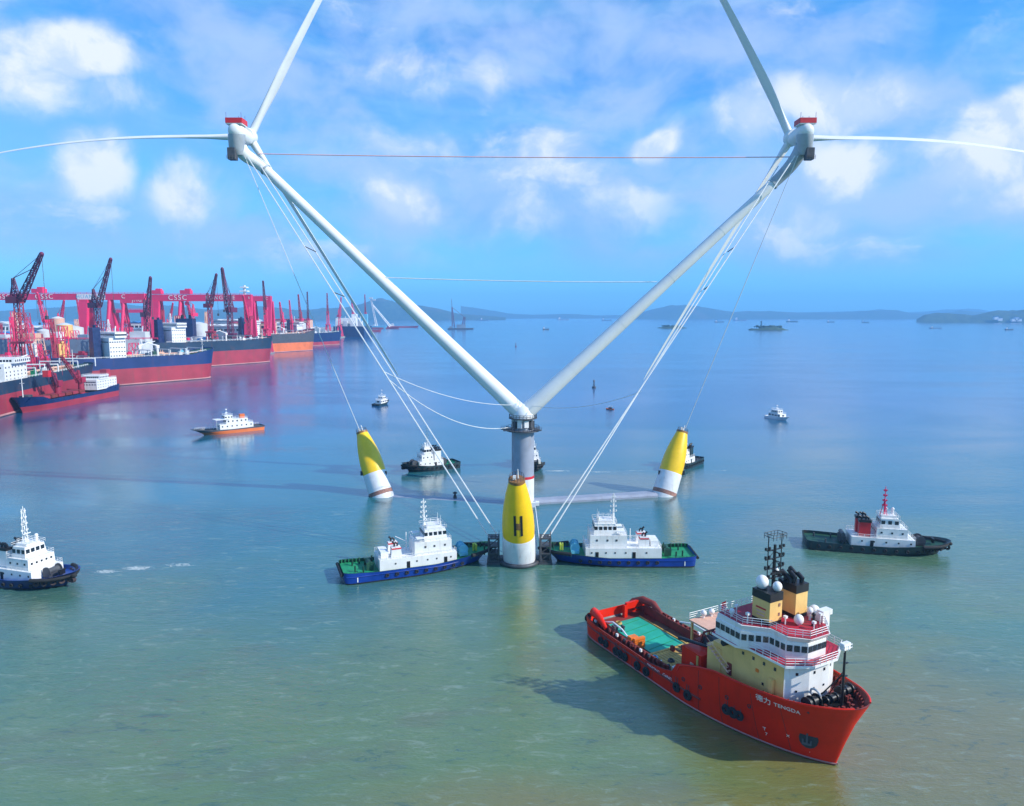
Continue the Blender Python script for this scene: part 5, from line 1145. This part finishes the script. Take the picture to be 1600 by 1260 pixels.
def clutter():
    ms = [M[k] for k in ('shedwhite', 'white', 'pinkred', 'salmon', 'greysteel', 'cyan', 'craner', 'shedblue', 'cream')]; g = MB()
    for k in range(620):
        y = 640 * (1.9 ** rnd.random()); px = rnd.uniform(-60, 440) if y > 900 else rnd.uniform(-60, 260); x = (px - 800) / F * y
        if x > -415 - (y - 640) * .03: continue
        g.m = rnd.choice([0, 0, 1, 1, 2, 2, 3, 3, 4, 5, 6, 7, 8]); h = rnd.choice([5, 8, 12, 18, 26]) * rnd.uniform(.7, 1.4); w = rnd.uniform(4, 16)
        if rnd.random() < .35: g.m = rnd.choice([2, 2, 3, 6]); g.lattice((x, y, 3), (x + rnd.uniform(-4, 4), y, 3 + h * 1.9), w * .6, w * .5, .5, 4)
        else: g.box((x, y, 3 + h / 2), (w, rnd.uniform(5, 12), h), rnd.uniform(-.2, .2)); g.box((x + w * .2, y, 3 + h + 1), (w * .3, 4, 2.4))
    g.build('yard_clutter', ms, kind='stuff')
clutter()
shed('long white workshop with blue roof on the quay behind the coaster', -560, 700, 190, 40, 16, 'shedwhite', 'shedblue', .1, 9)
shed('blue roofed shed at the far left of the quay', -585, 640, 150, 26, 10, 'cyan', 'shedblue', .05, 5)
shed('white office block with flat roof near the left jib crane', -505, 665, 60, 22, 17, 'white', 'shedwhite', .1, 3)
names = ['pale', 'white', 'grey', 'blue roofed', 'red', 'low', 'tall', 'long', 'small']
def hall_label(i, wl): 
    where = ['left of the lettered girder', 'under the white girder section', 'behind the navy funnel tanker', 'below the middle gantry', 'beside the third jib crane', 'behind the orange ship', 'at the far left edge', 'under the left gantry letters', 'near the right gantry leg',
             'left of the red gantry leg', 'behind the blue tanker bridge', 'between the gantries', 'behind the tall jib pair', 'past the right gantry', 'low behind the grey hull block', 'in the haze far left']
    return '%s shipyard hall %s' % (wl, where[i])
for i, (px, y, w, h) in enumerate(((60, 1250, 110, 26), (150, 1280, 90, 34), (350, 1420, 120, 40), (290, 1350, 100, 30), (218, 1300, 80, 36), (445, 1650, 90, 42), (5, 1180, 130, 30), (105, 1350, 120, 38), (398, 1450, 80, 46), (130, 1120, 60, 24), (205, 1120, 70, 30), (250, 1480, 90, 46), (375, 1560, 90, 50), (455, 1900, 110, 48), (30, 1080, 90, 20), (-30, 1400, 160, 44))):
    wl, rf = [('shedwhite', 'shedwhite'), ('white', 'shedblue'), ('greysteel', 'shedwhite'), ('salmon', 'craner'), ('shedwhite', 'greysteel')][i % 5]
    cn = {'shedwhite': 'off white', 'white': 'white blue roofed', 'greysteel': 'grey', 'salmon': 'pinkish'}[wl]
    shed(hall_label(i, cn), GX(px, y), y, w, 50, h, wl, rf, 0, 5)
def hull_block():
    root = thing('hull_section', 'long grey blue unpainted ship hull standing in the yard behind the coaster', 'hull block', (-590, 800, 3.2), R(4))
    for k in range(9):
        g = MB(); g.box((-170 + 40 * k, 0, 17 + (1 if k % 3 else 0)), (39.4, 34, 34 + 2 * (k % 3 > 0))); g.build('hull_panel', M['greysteel'] if k % 4 else M['shedwhite'], root)
    g = MB(); g.rail([(-190, -17, 35), (190, -17, 35)], 2.0, .3, 8, 2); g.build('railing', M['pinkred'], root)
    for k in range(12):
        g = MB(); g.box((-165 + 30 * k, -4, 38), (8 + k % 4 * 3, 12, 5 + k % 3 * 3)); g.tube((-165 + 30 * k, 0, 36), (-163 + 30 * k, 0, 50), .7, n=6); g.build('deck_module', M[('white', 'shedwhite', 'salmon', 'white', 'greysteel')[k % 5]], root)
hull_block()
for i, (px, y, r_, h, m, lb) in enumerate(((105, 905, 9, 50, 'cream', 'cream storage silo under the first letters'), (118, 930, 12, 46, 'shedwhite', 'wide white tank right of the cream silo'), (95, 960, 8, 58, 'salmon', 'slim pinkish tank left of the cream silo'), (262, 1000, 10, 46, 'white', 'white tank at the foot of the middle gantry'), (313, 1010, 12, 50, 'shedwhite', 'pale tank behind the navy funnel'), (72, 930, 8, 42, 'shedwhite', 'small white tank far left under the gantry'))):
    root = thing('storage_tank', lb, 'tank', (GX(px, y), y, 3.2), 0, 'storage tanks of the shipyard')
    g = MB(); g.path([(0, 0, 0), (0, 0, h)], r_, 20); g.build('shell', M[m], root); g = MB(); g.path([(0, 0, h), (0, 0, h + 2.5)], [r_, r_ * .2], 20); g.build('tank_roof', M['shedwhite'], root)
# navy square house above the second tanker, as on the photograph
root = thing('deck_tower', 'big square navy blue block with twin stacks standing above the second tanker', 'tower block', (-430, 935, 30), R(10))
g = MB(); g.box((0, 0, 19), (20, 18, 24)); g.build('casing', M['navy'], root)
for sx in (-4, 5):
    g = MB(); g.tube((sx, 0, 31), (sx, 0, 36), 1.8, n=10); g.build('stack', M['black'], root)
# strips of stacked white boards that float over the gantry (upper works of a ship under construction)
root = thing('ship_mast_block', 'stack of white ship decks rising above the right gantry girder', 'ship block', (GX(387, 1500), 1500, 3.2))
for k in range(4):
    g = MB(); g.box((0, 0, 96 + 8 * k), (22 - 3 * k, 14, 2.2)); g.build('deck_plate', M['white'], root)
g = MB(); g.tube((0, 0, 0), (0, 0, 124), 3, n=8); g.build('tower', M['shedwhite'], root)

# ------------------------------------------------------------------ far craft and islets
def crane_barge(label, px, py, top, s=1.0):
    o = on_water(px, py); root = thing('crane_barge', label, 'crane barge', o, R(8)); zt = at_depth(px, top, o.y).z
    g = MB(); g.prism([(-50 * s, -14), (62 * s, -14), (66 * s, -10), (66 * s, 10), (62 * s, 14), (-50 * s, 14)], -2, 6); g.build('hull', M['metal'], root)
    g = MB(); g.lattice((-24 * s, 0, 6), (-30 * s, 0, zt * .72), 12 * s, 3, 1.1, 8); g.tube((-30 * s, 0, zt * .72), (-32 * s, 0, zt), 1.2, .6, 6); g.build('boom', M['craned'], root)
    g = MB(); g.lattice((18 * s, 0, 6), (26 * s, 0, zt * .40), 16 * s, 6, 1.1, 5); g.tube((-30 * s, 0, zt * .72), (26 * s, 0, zt * .40), .8, n=5); g.build('a_frame', M['craned'], root)
    g = MB(); g.box((10 * s, 0, 14), (40 * s, 20, 16)); g.box((-36 * s, 0, 10), (14 * s, 16, 8)); g.build('deckhouse', M['greysteel'], root)
crane_barge('dark floating crane barge alone on the horizon left of the column', 717, 515, 467)
def far_ship(label, px, py, L, h, m='metal', tower=None, name='distant_ship'):
    o = on_water(px, py); root = thing(name, label, 'ship', o, R(rnd.uniform(-15, 15)), 'distant vessels on the horizon')
    hl = Hull(L, L * .2, [(-L / 2, h * .5), (L * .2, h * .42), (L / 2, h * .6)], rake=L * .05, p_top=3, p_low=2); hl.shell(root, [M[m]], [.2], bul=.5, deckmat=M['metal'], capmat=M[m], n=14)
    g = MB(); x = -L * .32; g.box((x, 0, h * .75), (L * .13, L * .15, h * .8)); g.box((x + L * .02, 0, h * 1.25), (L * .07, L * .17, h * .25)); g.build('superstructure', M[tower or 'white'], root)
    g = MB(); g.tube((x, 0, h * 1.3), (x, 0, h * 2), h * .05, n=5); g.tube((L * .1, 0, h * .4), (L * .1, 0, h * 1.3), h * .05, n=5); g.tube((L * .3, 0, h * .4), (L * .3, 0, h * 1.0), h * .05, n=5); g.build('mast', M['metal'], root)
far_ship('distant greenish cargo ship with white house near the right hills', 1238, 503.5, 110, 20, 'greenhull')
far_ship('tiny dark ship on the horizon right of the column', 853, 515.5, 30, 9)
far_ship('far low ship under the left end of the right hills', 1124, 504, 90, 14)
far_ship('far white freighter left of the greenish cargo ship', 1157, 501.5, 150, 26, 'greysteel')
far_ship('dark small boat close to the right frame edge', 1577, 516, 38, 8)
far_ship('low pale barge before the wooded headland', 1462, 513.5, 60, 7, 'greysteel')
far_ship('tiny ship beyond the left leaning tower', 757, 501.5, 110, 22, 'greysteel')
far_ship('tiny far ship just left of the right tower', 948, 501.5, 120, 22, 'greysteel')
far_ship('faint tall ship on the horizon above the column', 880, 500.5, 150, 26, 'greysteel')
far_ship('far grey ship between the far islet and the cargo ship', 1298, 504, 70, 14)
far_ship('faint ship at the foot of the far right hills', 1352, 504.5, 60, 13)
far_ship('distant barge at the end of the yard with red hull', 600, 514, 150, 14, 'hullred', 'white')
far_ship('long far red and white ship past the end of the yard', 629, 512, 170, 15, 'hullred', 'white')
far_ship('small red ship next to the blue barge', 584, 518.5, 60, 16, 'hullred', 'white')
def pale_derrick():
    o = on_water(592, 514); root = thing('pale_derrick', 'pale slanted derrick with white boxes at the end of the yard', 'derrick', (o.x, o.y, 0))
    zt = at_depth(584, 477, o.y).z
    g = MB(); g.box((0, 0, 6), (70, 30, 14)); g.build('hull', M['cyan'], root)
    g = MB(); g.lattice((55, 0, 10), (-26, 0, zt), 7, 4, 1.2, 10); g.build('boom', M['white'], root)
    g = MB(); g.lattice((-10, 0, 10), (-34, 0, zt + 30), 8, 4, 1.2, 8); g.box((-34, 0, zt + 32), (16, 10, 8)); g.box((-20, 0, zt + 24), (14, 8, 6)); g.build('tower', M['shedwhite'], root)
pale_derrick()
def islet(label, px, py, w, h, seed, light=False):
    o = on_water(px, py); root = thing('islet', label, 'islet', o)
    b = MB(); n = 30; K = 8; vs = []
    for i in range(n + 1):
        u = i / n
        for j in range(K + 1):
            v = j / K; x = (u - .5) * w; yy = (v - .5) * w * .35
            e = (math.sin(math.pi * u) * math.sin(math.pi * v)) ** .6 if 0 < u < 1 and 0 < v < 1 else 0
            z = h * e * (.8 + .9 * mn.fractal(Vector((x * .03, yy * .03, seed)), 1, 2, 4)) if e > 0 else -1
            vs.append((x, yy, z))
    b.add(vs, [(i * (K + 1) + j, (i + 1) * (K + 1) + j, (i + 1) * (K + 1) + j + 1, i * (K + 1) + j + 1) for i in range(n) for j in range(K)], True); b.build('rock', M['hill'], root)
    for k in range(7):
        x = (-.3 + .1 * k) * w; g = MB(); r_ = h * .45; g.tube((x, 0, h * .3), (x, 0, h * .9), h * .05, n=5)
        for q_ in range(5): g.sphere((x + rnd.uniform(-1, 1) * r_, rnd.uniform(-1, 1) * r_, h * .95 + rnd.uniform(-.3, .3) * r_), r_ * rnd.uniform(.5, .9), 7, 5, .8)
        g.build('tree_clump', M['hill'], root)
    if light: g = MB(); g.tube((-w * .18, 0, h * .5), (-w * .18, 0, h * 2.1), 3, 2, 8); g.sphere((-w * .18, 0, h * 2.2), 3.5); g.build('beacon', M['greenhull'], root)
islet('long dark wooded islet behind the right stay cables', 1050, 513, 145, 12, 3)
islet('dark wooded islet with a small beacon on open water at the right', 1200, 516, 170, 16, 5, True)
def houses():
    i = 0
    for px, py in ((1556, 497), (1562, 499), (1583, 500), (1588, 498), (1592, 500)):
        p = at_depth(px, py, 5950); i += 1
        r_ = thing('shore_building', ['white building low on the wooded headland', 'second white block on the headland, right of the first', 'pale hall at the headland shore near the frame edge', 'white tower block above the pale headland hall', 'rightmost white shore building on the headland'][i - 1], 'building', (p.x, p.y, max(0, p.z - 14)))
        g = MB(); g.box((0, 0, 12), (34, 20, 24)); g.build('wall', M['white'], r_); g = MB(); g.box((0, 0, 25), (38, 24, 2)); g.build('roof', M['shedblue'], r_)
houses()

# ------------------------------------------------------------------ haze
m = bpy.data.materials.new('thin sea haze'); m.use_nodes = True; t = NT(m.node_tree)
v = t.n('ShaderNodeVolumePrincipled'); v.inputs['Color'].default_value = (.25, .61, 1.0, 1); v.inputs['Density'].default_value = 9e-5; v.inputs['Anisotropy'].default_value = 0
o = t.n('ShaderNodeOutputMaterial'); t.t.links.new(v.outputs[0], o.inputs[1])
b = MB(); b.box2(-14000, 14000, -1500, 17500, -6, 560); b.build('haze', m, kind='stuff')
